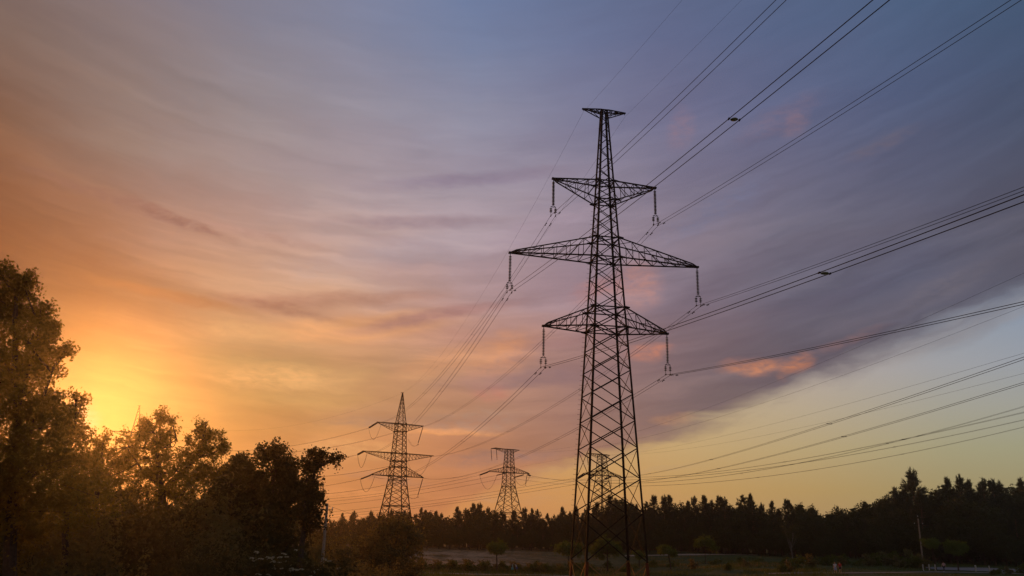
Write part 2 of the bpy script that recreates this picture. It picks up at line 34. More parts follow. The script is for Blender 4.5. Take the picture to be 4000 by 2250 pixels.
LOBES={'big': [(-24.7, 38.0, 18.4, 0.93, 0.9), (-23.56, 38.0, 17.98, 0.62, 0.83), (-24.2, 38.5, 16.95, 1.37, 1.02), (-22.51, 38.0, 16.35, 0.61, 0.76), (-22.48, 37.5, 15.11, 1.44, 0.93), (-21.95, 38.0, 15.61, 0.43, 0.56), (-21.13, 38.0, 14.79, 0.51, 0.37), (-20.91, 38.0, 14.89, 0.24, 0.17), (-23.42, 38.0, 13.85, 1.8, 1.11), (-22.24, 38.6, 14.12, 0.73, 0.63), (-22.48, 37.5, 12.35, 1.99, 1.21), (-21.6, 38.0, 12.45, 0.65, 0.61), (-22.34, 38.0, 10.79, 2.23, 1.33), (-21.03, 38.5, 11.46, 0.66, 0.49), (-21.34, 37.0, 9.14, 2.48, 1.4), (-21.93, 38.0, 7.51, 2.74, 1.53), (-25.68, 38.0, 13.19, 1.67, 3.69), (-26.22, 38.0, 16.25, 1.34, 2.52)], 'side': [(-23.39, 44.0, 13.62, 0.47, 0.37), (-22.94, 44.0, 13.4, 0.3, 0.2), (-23.67, 44.0, 12.9, 0.69, 0.59), (-23.24, 44.0, 11.82, 1.16, 0.84), (-22.73, 44.0, 10.49, 1.22, 0.97), (-23.03, 44.0, 9.17, 1.47, 1.24), (-22.19, 44.0, 8.15, 1.59, 1.1)], 'pop': [(-25.38, 60.0, 14.62, 0.71, 0.62), (-24.53, 60.0, 14.42, 0.49, 0.38), (-26.09, 60.0, 14.01, 0.74, 0.54), (-26.59, 60.0, 14.18, 0.34, 0.27), (-25.73, 60.0, 13.46, 1.15, 0.77), (-24.47, 60.0, 13.49, 0.56, 0.46), (-26.82, 60.0, 13.25, 0.74, 0.5), (-25.24, 60.0, 12.65, 1.29, 0.65), (-24.08, 60.0, 12.95, 0.33, 0.27), (-27.43, 60.0, 12.41, 1.11, 0.65), (-24.75, 60.0, 11.84, 1.11, 0.65), (-28.46, 60.0, 11.97, 0.48, 0.34), (-27.82, 60.0, 11.41, 1.29, 0.83), (-25.83, 60.0, 11.64, 1.1, 0.83), (-28.37, 60.0, 10.32, 1.65, 0.94), (-26.0, 60.0, 10.37, 1.46, 0.94), (-24.57, 60.0, 10.59, 1.1, 0.76), (-23.68, 60.0, 10.79, 0.73, 0.64), (-27.27, 60.0, 9.1, 2.18, 0.94), (-24.0, 60.0, 9.18, 1.45, 0.75), (-22.82, 60.0, 9.83, 0.91, 0.56)], 'fork': [(-23.12, 63.0, 14.55, 0.67, 0.4), (-23.63, 63.0, 13.96, 0.7, 0.52), (-22.55, 63.0, 13.89, 0.59, 0.48), (-24.33, 63.0, 13.36, 0.43, 0.28), (-23.24, 63.0, 13.19, 1.09, 0.68), (-21.87, 63.0, 13.48, 0.55, 0.4), (-22.02, 63.0, 12.84, 0.82, 0.48), (-21.36, 63.0, 12.95, 0.27, 0.24), (-22.93, 63.0, 12.34, 1.2, 0.6), (-24.17, 63.0, 12.21, 0.66, 0.44), (-21.59, 63.0, 12.47, 0.5, 0.36), (-24.36, 63.0, 11.45, 1.0, 0.6), (-22.81, 63.0, 11.39, 1.16, 0.68), (-23.26, 63.0, 10.44, 1.15, 0.71), (-21.77, 63.0, 10.85, 1.15, 0.71), (-24.09, 63.0, 9.49, 0.96, 0.51)], 'bay': [(-25.37, 52.0, 12.2, 0.48, 0.4), (-25.63, 52.0, 11.83, 0.42, 0.33), (-25.64, 52.0, 10.97, 0.8, 0.76), (-25.09, 52.0, 10.04, 0.95, 0.82), (-25.54, 52.0, 8.95, 1.26, 0.98)], 'dense': [(-15.22, 55.0, 11.89, 0.81, 0.59), (-16.06, 55.0, 11.87, 0.58, 0.42), (-14.82, 55.0, 11.32, 0.74, 0.7), (-16.44, 55.0, 11.44, 0.51, 0.52), (-15.27, 55.0, 10.81, 1.51, 0.87), (-17.34, 55.0, 10.51, 1.11, 0.76), (-15.74, 55.0, 9.65, 2.01, 1.03), (-17.73, 55.0, 9.52, 1.34, 1.03), (-14.3, 55.0, 10.34, 0.74, 0.87), (-13.86, 55.0, 9.29, 1.0, 1.03), (-15.26, 55.0, 8.37, 2.33, 1.03), (-17.4, 55.0, 8.16, 1.66, 1.03)], 'lean': [(-11.81, 51.0, 11.6, 0.53, 0.32), (-11.93, 51.0, 11.21, 0.47, 0.39), (-11.32, 51.0, 11.38, 0.41, 0.32), (-10.79, 51.0, 11.24, 0.63, 0.26), (-10.37, 51.0, 11.28, 0.25, 0.16), (-10.84, 51.0, 10.96, 0.53, 0.26), (-11.61, 51.0, 10.84, 0.69, 0.39), (-12.57, 51.0, 11.04, 0.38, 0.26), (-12.28, 51.0, 10.44, 0.62, 0.55), (-11.55, 51.0, 10.15, 0.4, 0.45), (-11.9, 51.0, 9.69, 0.71, 0.64), (-11.17, 51.0, 9.71, 0.25, 0.16), (-11.67, 51.0, 8.94, 0.62, 0.7), (-12.07, 51.0, 8.26, 0.92, 0.79), (-11.19, 51.0, 8.73, 0.31, 0.13), (-11.55, 51.0, 7.6, 0.77, 0.79)], 'spruce': [(-21.25, 66.0, 12.35, 0.41, 0.33), (-20.78, 66.0, 12.26, 0.32, 0.42), (-21.68, 66.0, 12.04, 0.4, 0.42), (-20.68, 66.0, 11.77, 0.69, 0.58), (-21.45, 66.0, 11.45, 0.93, 0.71), (-20.94, 66.0, 10.58, 1.49, 0.95), (-22.19, 66.0, 10.94, 0.89, 0.75), (-20.99, 66.0, 9.31, 1.8, 1.03), (-22.64, 66.0, 9.66, 1.0, 1.03)], 'willow': [(-11.42, 92.0, 8.02, 0.61, 0.57), (-13.23, 92.0, 8.11, 0.55, 0.57), (-12.34, 92.0, 7.28, 0.99, 0.85), (-10.68, 92.0, 7.24, 0.88, 0.74), (-9.68, 92.0, 6.6, 0.72, 0.68), (-13.74, 92.0, 6.77, 0.77, 0.74), (-11.72, 92.0, 6.29, 2.2, 1.7), (-9.75, 92.0, 5.55, 0.93, 1.42), (-13.89, 92.0, 5.71, 1.37, 1.42), (-12.44, 92.0, 4.7, 2.19, 1.41), (-10.24, 92.0, 4.49, 1.37, 0.85)]}
BRANCH={'big': [([(-20.82, 38.0, 0.25), (-22.16, 38.0, 7.51), (-23.06, 38.0, 13.25), (-24.17, 38.0, 18.22)], 0.35, 0.06), ([(-22.38, 38.0, 8.62), (-21.77, 38.0, 12.09), (-21.51, 38.0, 13.9), (-21.05, 38.0, 14.7)], 0.12, 0.03), ([(-22.89, 38.0, 12.06), (-22.46, 38.0, 14.48), (-22.55, 38.0, 16.22)], 0.1, 0.03)], 'side': [([(-21.91, 44.0, 1.52), (-22.87, 44.0, 8.27), (-23.19, 44.0, 11.55), (-23.29, 44.0, 13.67)], 0.2, 0.04)], 'pop': [([(-23.52, 60.0, 2.36), (-24.21, 60.0, 7.08), (-24.69, 60.0, 9.87), (-25.21, 60.0, 12.19), (-25.46, 60.0, 14.39)], 0.42, 0.06), ([(-24.7, 60.0, 9.69), (-26.06, 60.0, 10.73), (-27.38, 60.0, 12.14)], 0.14, 0.04), ([(-25.21, 60.0, 12.19), (-27.06, 60.0, 12.42), (-28.41, 60.0, 12.21)], 0.08, 0.03), ([(-25.2, 60.0, 12.38), (-24.11, 60.0, 12.49), (-23.99, 60.0, 12.95)], 0.05, 0.02)], 'fork': [([(-25.74, 63.0, 9.26), (-25.23, 63.0, 10.11), (-24.36, 63.0, 10.79), (-23.56, 63.0, 11.94), (-23.03, 63.0, 13.1), (-23.11, 63.0, 14.45)], 0.3, 0.05), ([(-23.56, 63.0, 11.94), (-22.35, 63.0, 12.35), (-21.64, 63.0, 12.85)], 0.1, 0.03), ([(-24.69, 63.0, 2.12), (-25.55, 63.0, 7.98), (-25.74, 63.0, 9.26)], 0.36, 0.3)], 'bay': [([(-23.89, 52.0, 1.93), (-25.15, 52.0, 8.5), (-25.25, 52.0, 10.04), (-25.36, 52.0, 12.16)], 0.15, 0.04)], 'dense': [([(-14.69, 55.0, 1.57), (-15.39, 55.0, 8.04), (-15.32, 55.0, 10.48), (-15.22, 55.0, 11.89)], 0.28, 0.05), ([(-15.39, 55.0, 8.04), (-17.24, 55.0, 9.61), (-17.67, 55.0, 10.42)], 0.12, 0.04)], 'lean': [([(-12.1, 51.0, 1.6), (-12.05, 51.0, 7.3), (-11.99, 51.0, 9.08), (-11.67, 51.0, 10.61), (-11.68, 51.0, 11.53)], 0.2, 0.05), ([(-11.66, 51.0, 10.53), (-11.01, 51.0, 11.08), (-10.24, 51.0, 11.29)], 0.07, 0.02), ([(-11.97, 51.0, 8.78), (-11.19, 51.0, 8.73), (-11.08, 51.0, 8.74)], 0.05, 0.02)], 'spruce': [([(-20.05, 66.0, 2.2), (-21.16, 66.0, 12.06)], 0.16, 0.03)], 'willow': [([(-11.48, 92.0, 2.39), (-11.79, 92.0, 5.24), (-11.58, 92.0, 8.41)], 0.12, 0.03), ([(-11.61, 92.0, 3.68), (-13.08, 92.0, 5.99), (-13.38, 92.0, 8.37)], 0.09, 0.03), ([(-11.52, 92.0, 3.94), (-10.04, 92.0, 5.8), (-9.86, 92.0, 7.39)], 0.08, 0.03)]}

# ------------------------------------------------------------------ node helper
class NT:
    def __init__(s, tree): s.t = tree; s.n = tree.nodes; s.l = tree.links
    def new(s, typ, **kw):
        n = s.n.new(typ)
        for k, v in kw.items():
            if k.startswith('i_'): n.inputs[int(k[2:]) if k[2:].isdigit() else k[2:]].default_value = v
            else: setattr(n, k, v)
        return n
    def link(s, a, b): s.l.new(a, b)
    def math(s, op, a, b=None, c=None, clamp=False):
        n = s.n.new('ShaderNodeMath'); n.operation = op; n.use_clamp = clamp
        for i, v in enumerate((a, b, c)):
            if v is None: continue
            if isinstance(v, (int, float)): n.inputs[i].default_value = v
            else: s.l.new(v, n.inputs[i])
        return n.outputs[0]
    def mix(s, f, a, b, mode='MIX'):
        n = s.n.new('ShaderNodeMix'); n.data_type = 'RGBA'; n.blend_type = mode; n.clamp_factor = True
        for sk, v in ((n.inputs['Factor'], f), (n.inputs['A'], a), (n.inputs['B'], b)):
            if isinstance(v, (int, float)): sk.default_value = v
            elif isinstance(v, tuple): sk.default_value = (*v[:3], 1)
            else: s.l.new(v, sk)
        return n.outputs['Result']
    def ramp(s, f, pts, interp='LINEAR'):
        n = s.n.new('ShaderNodeValToRGB'); e = n.color_ramp; e.interpolation = interp
        while len(e.elements) < len(pts): e.elements.new(1)
        for i, (p, c) in enumerate(pts):
            e.elements[i].position = p; e.elements[i].color = (*c[:3], 1)
        s.l.new(f, n.inputs[0]); return n.outputs[0]
    def maprange(s, v, a, b, c=0., d=1., smooth=False):
        n = s.n.new('ShaderNodeMapRange'); n.clamp = True
        if smooth: n.interpolation_type = 'SMOOTHSTEP'
        for i, q in enumerate((v, a, b, c, d)):
            if isinstance(q, (int, float)): n.inputs[i].default_value = q
            else: s.l.new(q, n.inputs[i])
        return n.outputs[0]
    def noise(s, vec, scale, detail=3, rough=.5, dist=0.):
        n = s.n.new('ShaderNodeTexNoise'); n.inputs['Scale'].default_value = scale
        n.inputs['Detail'].default_value = detail; n.inputs['Roughness'].default_value = rough
        n.inputs['Distortion'].default_value = dist
        if vec is not None: s.l.new(vec, n.inputs['Vector'])
        return n

# ------------------------------------------------------------------ sky: Nishita dusk plus a layer of sunset cloud
SUN_AZ, SUN_EL = R(-26.5), R(7.9)          # low in front, on the left
world = bpy.data.worlds.new('World'); sc.world = world; world.use_nodes = True
w = NT(world.node_tree); w.n.clear()
wo = w.new('ShaderNodeOutputWorld')
sky = w.new('ShaderNodeTexSky'); sky.sky_type = 'NISHITA'; sky.sun_disc = False
sky.sun_elevation = SUN_EL; sky.sun_rotation = SUN_AZ
bg1 = w.new('ShaderNodeBackground'); bg1.inputs[1].default_value = .002
w.link(sky.outputs[0], bg1.inputs[0])
tc = w.new('ShaderNodeTexCoord'); sep = w.new('ShaderNodeSeparateXYZ'); w.link(tc.outputs['Generated'], sep.inputs[0])
azr = w.math('ARCTAN2', sep.outputs[0], sep.outputs[1]); elr = w.math('ARCSINE', sep.outputs[2])
az0 = w.math('MULTIPLY', azr, 57.29578); el0 = w.math('MULTIPLY', elr, 57.29578)
cv = w.new('ShaderNodeCombineXYZ'); w.link(az0, cv.inputs[0]); w.link(w.math('MULTIPLY', el0, 2.6), cv.inputs[1])
wn = w.noise(cv.outputs[0], .07, 4, .55, .6); ws = w.new('ShaderNodeSeparateColor'); w.link(wn.outputs['Color'], ws.inputs[0])
wn2 = w.noise(cv.outputs[0], .35, 4, .55, .3); ws2 = w.new('ShaderNodeSeparateColor'); w.link(wn2.outputs['Color'], ws2.inputs[0])
def warp(base, a, ka, b, kb):
    t = w.math('MULTIPLY_ADD', w.math('SUBTRACT', a, .5), ka, base)
    return w.math('MULTIPLY_ADD', w.math('SUBTRACT', b, .5), kb, t)
az = warp(az0, ws.outputs[0], 4, ws2.outputs[0], 2.0)
el = warp(el0, ws.outputs[1], 2.6, ws2.outputs[1], .9)
azc = warp(az0, ws.outputs[0], 2.0, ws2.outputs[0], 1.6)
elc = warp(el0, ws.outputs[1], .9, ws2.outputs[1], .8)
def gridsky(rows, a, e):
    u = w.maprange(a, -180, 180)
    outc = None
    for k, row in enumerate(rows):
        back = (.25, .23, .24)
        pts = [(0., back), ((-100+180)/360, tuple(.8*v for v in row[0]))] + [((q+180)/360, c) for q, c in zip(AZS, row)] + [((100+180)/360, tuple(.9*v for v in row[-1])), (1., back)]
        c = w.ramp(u, pts)
        outc = c if outc is None else w.mix(w.maprange(e, ELS[k-1], ELS[k]), outc, c)
    zen = (.13, .14, .19)
    outc = w.mix(w.maprange(e, 42, 75), outc, zen)
    return outc
cloud = gridsky(CLOUD, az, el)
clear = gridsky(CLEAR, az0, el0)
# individual tinted cloud banks
cvw = w.new('ShaderNodeCombineXYZ'); w.link(azc, cvw.inputs[0]); w.link(elc, cvw.inputs[1])
fray = w.noise(cv.outputs[0], .9, 5, .6, .4).outputs[0]
fr = w.maprange(fray, .32, .62)
for (a, e, rx, ry, rot, c, st) in BLOBS:
    st = min(1., st*1.3)
    mp = w.new('ShaderNodeMapping'); mp.vector_type = 'TEXTURE'
    mp.inputs['Location'].default_value = (a, e, 0); mp.inputs['Rotation'].default_value = (0, 0, R(rot)); mp.inputs['Scale'].default_value = (rx*1.35, ry*1.35, 1)
    w.link(cvw.outputs[0], mp.inputs[0])
    g = w.new('ShaderNodeTexGradient'); g.gradient_type = 'SPHERICAL'; w.link(mp.outputs[0], g.inputs[0])
    f = w.maprange(g.outputs['Fac'], 0, .75, 0, st, True)
    small = rx < 5
    f = w.math('MULTIPLY', f, w.math('MULTIPLY_ADD', fr, .75 if small else .3, .25 if small else .7))
    cloud = w.mix(f, cloud, c)
# long streaks in the cloud sheet: they dip on the left and climb on the right
bend = w.math('MULTIPLY', w.math('POWER', w.math('ADD', azc, 8.), 2.), .0042)
q_ = w.math('SUBTRACT', elc, bend)
def streak(sa_, se_, det, dist):
    v_ = w.new('ShaderNodeCombineXYZ'); w.link(w.math('MULTIPLY', azc, sa_), v_.inputs[0]); w.link(w.math('MULTIPLY', q_, se_), v_.inputs[1])
    return w.noise(v_.outputs[0], 1., det, .55, dist).outputs[0]
st1 = streak(.045, .33, 5, .6); st2 = streak(.11, 1.05, 5, .4)
lowp = w.maprange(el0, 34, 15, .12, 1.)
cloud = w.mix(w.math('MULTIPLY', w.maprange(st1, .56, .40, 0, .68), lowp), cloud, w.mix(1., cloud, (.82, .77, .80), 'MULTIPLY'))
cloud = w.mix(w.math('MULTIPLY', w.maprange(st1, .52, .68, 0, .8), lowp), cloud, w.mix(1., cloud, (1.16, 1.11, 1.06), 'MULTIPLY'))
k1 = w.math('MULTIPLY_ADD', w.math('SUBTRACT', st2, .5), w.maprange(el0, 32, 15, .14, .5), 1.)
cloud = w.mix(1., cloud, k1, 'MULTIPLY')
# edge of the cloud sheet, clear sky below it
fc = w.new('ShaderNodeFloatCurve'); cu = fc.mapping.curves[0]
ep = sorted(EDGE); ep = [(-60., ep[0][1]-1.5)] + ep + [(60., ep[-1][1]+6)]
while len(cu.points) < len(ep): cu.points.new(.5, .5)
for p_, (a, e) in zip(cu.points, ep): p_.location = ((a+90)/180, (e+10)/40); p_.handle_type = 'AUTO'
fc.mapping.update()
w.link(w.maprange(az0, -90, 90), fc.inputs['Value'])
edge = w.math('MULTIPLY_ADD', fc.outputs[0], 40, -10)
en = streak(.16, .6, 6, .5)
dlt = w.math('MULTIPLY_ADD', w.math('SUBTRACT', en, .5), 3.2, w.math('SUBTRACT', elc, edge))
msk = w.maprange(dlt, -.7, w.maprange(az0, 5, 30, .7, 2.6), 0, 1, True)
skyc = w.mix(msk, clear, cloud)
# faint cirrus just under the edge
ci = w.math('MULTIPLY', w.maprange(st1, .5, .7, 0, .55), w.maprange(dlt, -3.5, -.3, 0, 1))
skyc = w.mix(w.math('MULTIPLY', ci, w.math('SUBTRACT', 1., msk)), skyc, (.36, .28, .24))
# below the horizon the glow dies out
skyc = w.mix(w.maprange(el0, -2, -12), skyc, (.01, .009, .008))
bg2 = w.new('ShaderNodeBackground'); bg2.inputs[1].default_value = SKY_K = .97
w.link(skyc, bg2.inputs[0])
ad = w.new('ShaderNodeAddShader'); w.link(bg1.outputs[0], ad.inputs[0]); w.link(bg2.outputs[0], ad.inputs[1])
w.link(ad.outputs[0], wo.inputs[0])
world.cycles.sampling_method = 'MANUAL'; world.cycles.sample_map_resolution = 512

# ------------------------------------------------------------------ sun
sd = bpy.data.lights.new('sun', 'SUN'); sun = bpy.data.objects.new('sun', sd); col.objects.link(sun)
sd.energy = 2.0; sd.angle = R(1.0); sd.color = (1, .34, .06)
sdir = Vector((math.sin(SUN_AZ)*math.cos(SUN_EL), math.cos(SUN_AZ)*math.cos(SUN_EL), math.sin(SUN_EL)))
sun.rotation_euler = sdir.to_track_quat('Z', 'Y').to_euler()

# ------------------------------------------------------------------ materials
def mat(name, base, rough=.8, metal=0., var=None, scale=4., bump=0., coord='Object', transl=0., spec=.3, detail=4):
    m = bpy.data.materials.new(name); m.use_nodes = True; t = NT(m.node_tree)
    b = t.n['Principled BSDF']; b.inputs['Roughness'].default_value = rough; b.inputs['Metallic'].default_value = metal
    b.inputs['Specular IOR Level'].default_value = spec * (.25 if transl else 1)
    co = t.new('ShaderNodeTexCoord')
    nz = t.noise(co.outputs[coord], scale, detail, .6)
    c2 = var or tuple(v*.6 for v in base)
    c = t.ramp(nz.outputs[0], [(.3, c2), (.7, base)])
    if transl:      # leaves: per-clump hue shift
        oi = t.new('ShaderNodeObjectInfo')
        c = t.mix(t.math('MULTIPLY', oi.outputs['Random'], .35), c, tuple(v*f for v, f in zip(base, (1.3, .9, .6))))
    t.link(c, b.inputs['Base Color'])
    if bump:
        bp = t.new('ShaderNodeBump'); bp.inputs['Strength'].default_value = bump; t.link(nz.outputs[0], bp.inputs['Height']); t.link(bp.outputs[0], b.inputs['Normal'])
    if transl:
        tr = t.new('ShaderNodeBsdfTranslucent'); t.link(t.mix(1., c, (1., .8, .3), 'MULTIPLY'), tr.inputs[0])
        tr_ = t.new('ShaderNodeVectorMath'); tr_.operation = 'SCALE'; tr_.inputs['Scale'].default_value = 2.4; t.link(tr.inputs[0].links[0].from_socket, tr_.inputs[0]); t.link(tr_.outputs[0], tr.inputs[0])
        mx = t.new('ShaderNodeMixShader'); mx.inputs[0].default_value = transl
        t.link(b.outputs[0], mx.inputs[1]); t.link(tr.outputs[0], mx.inputs[2])
        t.link(mx.outputs[0], t.n['Material Output'].inputs[0])
    return m
M = {}
M['steel'] = mat('weathered_steel', (.013, .011, .010), .8, 0, (.022, .013, .009), 3., spec=.02)
M['steel_far'] = mat('weathered_steel_far', (.012, .010, .009), .85, 0, (.017, .012, .009), 1., spec=.02)
M['rust'] = mat('red_oxide_paint', (.16, .04, .018), .8, 0, (.09, .03, .015), 6., spec=.05)
M['tan'] = mat('ochre_paint', (.30, .17, .06), .7, .0, (.2, .1, .04), 6., spec=.05)
M['concrete'] = mat('concrete', (.3, .28, .25), .9, 0, (.2, .18, .16), 3., .3)
M['glass_disc'] = mat('green_glass_insulator', (.04, .055, .04), .4, 0, (.03, .04, .032), 8., spec=.4)
M['disc_far'] = mat('dark_insulator_discs', (.03, .03, .028), .8, 0, (.02, .02, .02), 4., spec=.1)
M['pale_glass'] = mat('pale_spacer_glass', (.5, .5, .4), .3, 0, (.4, .4, .3), 4., spec=.5)
M['wire'] = mat('aluminium_cable', (.022, .022, .023), .8, 0, (.016, .016, .016), 2., spec=.05)
M['wire_far'] = mat('aluminium_cable_far', (.04, .034, .03), .85, 0, (.03, .026, .022), 2., spec=.05)
M['bark'] = mat('bark', (.07, .045, .03), .95, 0, (.03, .02, .014), 8., .6)
M['birchbark'] = mat('birch_bark', (.2, .18, .15), .85, 0, (.07, .06, .05), 5., .3)
M['pinebark'] = mat('pine_bark', (.16, .075, .035), .95, 0, (.06, .03, .02), 6., .6)
M['pole'] = mat('concrete_pole', (.30, .25, .2), .9, 0, (.2, .16, .13), 4., .2)
M['leaf_big'] = mat('poplar_leaf', (.09, .085, .025), .6, 0, (.05, .055, .015), 1.5, transl=.6)
M['leaf_pine'] = mat('pine_needles', (.035, .042, .02), .7, 0, (.018, .024, .012), .9, transl=.1)
M['leaf_dec'] = mat('deciduous_leaf', (.04, .05, .018), .7, 0, (.022, .03, .01), .7, transl=.15)
M['leaf_bush'] = mat('thicket_leaf', (.055, .052, .022), .7, 0, (.032, .032, .013), 1.2, transl=.28)
M['leaf_willow'] = mat('olive_willow_leaf', (.10, .10, .05), .7, 0, (.06, .065, .035), 1.2, transl=.4)
M['leaf_young'] = mat('young_tree_leaf', (.08, .125, .025), .7, 0, (.045, .075, .015), 1.2, transl=.3)
M['leaf_grassy'] = mat('meadow_green', (.065, .10, .022), .8, 0, (.04, .06, .014), .5, transl=.25)
M['leaf_dry'] = mat('dry_grass', (.22, .15, .07), .9, 0, (.13, .09, .045), .6, transl=.2)
M['flower'] = mat('cream_flower', (.42, .38, .26), .8, 0, (.3, .27, .17), 6.)
M['bol_white'] = mat('white_plastic', (.7, .68, .64), .5, 0, (.6, .58, .54), 6.)
M['bol_black'] = mat('black_stripe', (.02, .02, .02), .5, 0, (.03, .03, .03), 6.)

# ------------------------------------------------------------------ mesh helpers
class MB:
    def __init__(s): s.v = []; s.f = []
    def beam(s, p, q, a, b=None, up=None):
        p = Vector(p); q = Vector(q); b = b or a; d = (q-p)
        if d.length < 1e-6: return
        d.normalize(); up = Vector(up) if up is not None else (Vector((0, 0, 1)) if abs(d.z) < .95 else Vector((1, 0, 0)))
        x = d.cross(up).normalized(); y = x.cross(d).normalized(); i = len(s.v)
        for c in (p, q):
            for sx, sy in ((-1, -1), (1, -1), (1, 1), (-1, 1)): s.v.append(c + x*sx*a/2 + y*sy*b/2)
        s.f += [(i, i+1, i+2, i+3), (i+7, i+6, i+5, i+4), (i, i+4, i+5, i+1), (i+1, i+5, i+6, i+2), (i+2, i+6, i+7, i+3), (i+3, i+7, i+4, i)]
    def angle(s, p, q, wdt, n1, n2, th=.012):   # L-profile, flanges run along n1 and n2 from the heel
        p = Vector(p); q = Vector(q); n1 = Vector(n1).normalized(); n2 = Vector(n2).normalized()
        for n, o in ((n1, n2), (n2, n1)):
            i = len(s.v)
            for c in (p, q):
                for a_, b_ in ((0, 0), (wdt, 0), (wdt, th), (0, th)): s.v.append(c + n*a_ + o*b_)
            s.f += [(i, i+1, i+2, i+3), (i+7, i+6, i+5, i+4), (i, i+4, i+5, i+1), (i+1, i+5, i+6, i+2), (i+2, i+6, i+7, i+3), (i+3, i+7, i+4, i)]
    def tube(s, pts, r, n=6, caps=True):
        pts = [Vector(p) for p in pts]; k = len(pts)
        rr = r if isinstance(r, (list, tuple)) else [r]*k
        i0 = len(s.v); ref = None
        for j, p in enumerate(pts):
            d = (pts[min(j+1, k-1)] - pts[max(j-1, 0)]).normalized()
            if ref is None: ref = d.cross(Vector((0, 0, 1)) if abs(d.z) < .9 else Vector((1, 0, 0))).normalized()
            x = (ref - d*ref.dot(d)).normalized(); ref = x; y = d.cross(x)
            for a in range(n):
                t = 2*math.pi*a/n; s.v.append(p + (x*math.cos(t) + y*math.sin(t))*rr[j])
        for j in range(k-1):
            for a in range(n):
                b = (a+1) % n; s.f.append((i0+j*n+a, i0+j*n+b, i0+(j+1)*n+b, i0+(j+1)*n+a))
        if caps: s.f.append(tuple(i0+a for a in range(n))[::-1]); s.f.append(tuple(i0+(k-1)*n+a for a in range(n)))
    def lathe(s, c, prof, n=12):        # profile of (r, z)
        c = Vector(c); i0 = len(s.v)
        for r_, z in prof:
            for a in range(n):
                t = 2*math.pi*a/n; s.v.append(c + Vector((r_*math.cos(t), r_*math.sin(t), z)))
        for j in range(len(prof)-1):
            for a in range(n):
                b = (a+1) % n; s.f.append((i0+j*n+a, i0+j*n+b, i0+(j+1)*n+b, i0+(j+1)*n+a))
        s.f.append(tuple(i0+a for a in range(n))[::-1]); s.f.append(tuple(i0+(len(prof)-1)*n+a for a in range(n)))
    def ball(s, c, rx, ry=None, rz=None, n=8, k=6):
        ry = ry or rx; rz = rz or rx; c = Vector(c); i0 = len(s.v)
        for j in range(1, k):
            ph = math.pi*j/k
            for a in range(n):
                t = 2*math.pi*a/n; s.v.append(c + Vector((rx*math.sin(ph)*math.cos(t), ry*math.sin(ph)*math.sin(t), -rz*math.cos(ph))))
        s.v.append(c - Vector((0, 0, rz))); s.v.append(c + Vector((0, 0, rz))); b0 = len(s.v)-2; t0 = len(s.v)-1
        for j in range(k-2):
            for a in range(n):
                b = (a+1) % n; s.f.append((i0+j*n+a, i0+j*n+b, i0+(j+1)*n+b, i0+(j+1)*n+a))
        for a in range(n):
            b = (a+1) % n; s.f.append((b0, i0+b, i0+a)); s.f.append((i0+(k-2)*n+a, i0+(k-2)*n+b, t0))
    def poly(s, pts, th, nrm):          # thin plate
        nrm = Vector(nrm).normalized()*th/2; i = len(s.v); n = len(pts)
        for p in pts: s.v.append(Vector(p)-nrm)
        for p in pts: s.v.append(Vector(p)+nrm)
        s.f.append(tuple(range(i, i+n))[::-1]); s.f.append(tuple(range(i+n, i+2*n)))
        for a in range(n):
            b = (a+1) % n; s.f.append((i+a, i+b, i+n+b, i+n+a))
    def build(s, name, material, parent=None, smooth=False):
        me = bpy.data.meshes.new(name); me.from_pydata([tuple(v) for v in s.v], [], s.f); me.update()
        me.materials.append(M[material] if isinstance(material, str) else material)
        if smooth: me.polygons.foreach_set('use_smooth', [True]*len(me.polygons))
        o = bpy.data.objects.new(name, me); col.objects.link(o)
        if parent: o.parent = parent
        return o
def tag(o, label=None, cat=None, group=None, kind=None):
    if label: o['label'] = label
    if cat: o['category'] = cat
    if group: o['group'] = group
    if kind: o['kind'] = kind
    return o
def empty(name, loc=(0, 0, 0), rz=0., s=1.):
    o = bpy.data.objects.new(name, None); o.location = loc; o.rotation_euler = (0, 0, rz); o.scale = (s, s, s) if isinstance(s, (int, float)) else s
    col.objects.link(o); return o
def copy_tree(o, parent=None):
    kids = [c for c in col.objects if c.parent == o] if not hasattr(o, '_k') else o._k
    c = o.copy(); col.objects.link(c)
    if parent: c.parent = parent
    for ch in kids: copy_tree(ch, c)
    return c
KIDS = {}
def copy_thing(o, loc, rz=0., s=1., name=None):
    """copy of a thing, its parts and sub-parts (mesh data shared)"""
    def kids(p):
        if p.name not in KIDS: KIDS[p.name] = [c for c in p.children]
        return KIDS[p.name]
    def rec(src, par):
        c = src.copy(); col.objects.link(c)
        if par: c.parent = par
        for ch in kids(src): rec(ch, c)
        return c
    c = rec(o, None); c.location = loc; c.rotation_euler = (0, 0, rz)
    c.scale = (s, s, s) if isinstance(s, (int, float)) else s
    return c
def sstep(t): t = min(max(t, 0.), 1.); return t*t*(3-2*t)
def ground_z(x, y):
    a = 2.2*sstep((x-12)/45) + 2.5*sstep((y-150)/85)
    return min(a, 3.3)

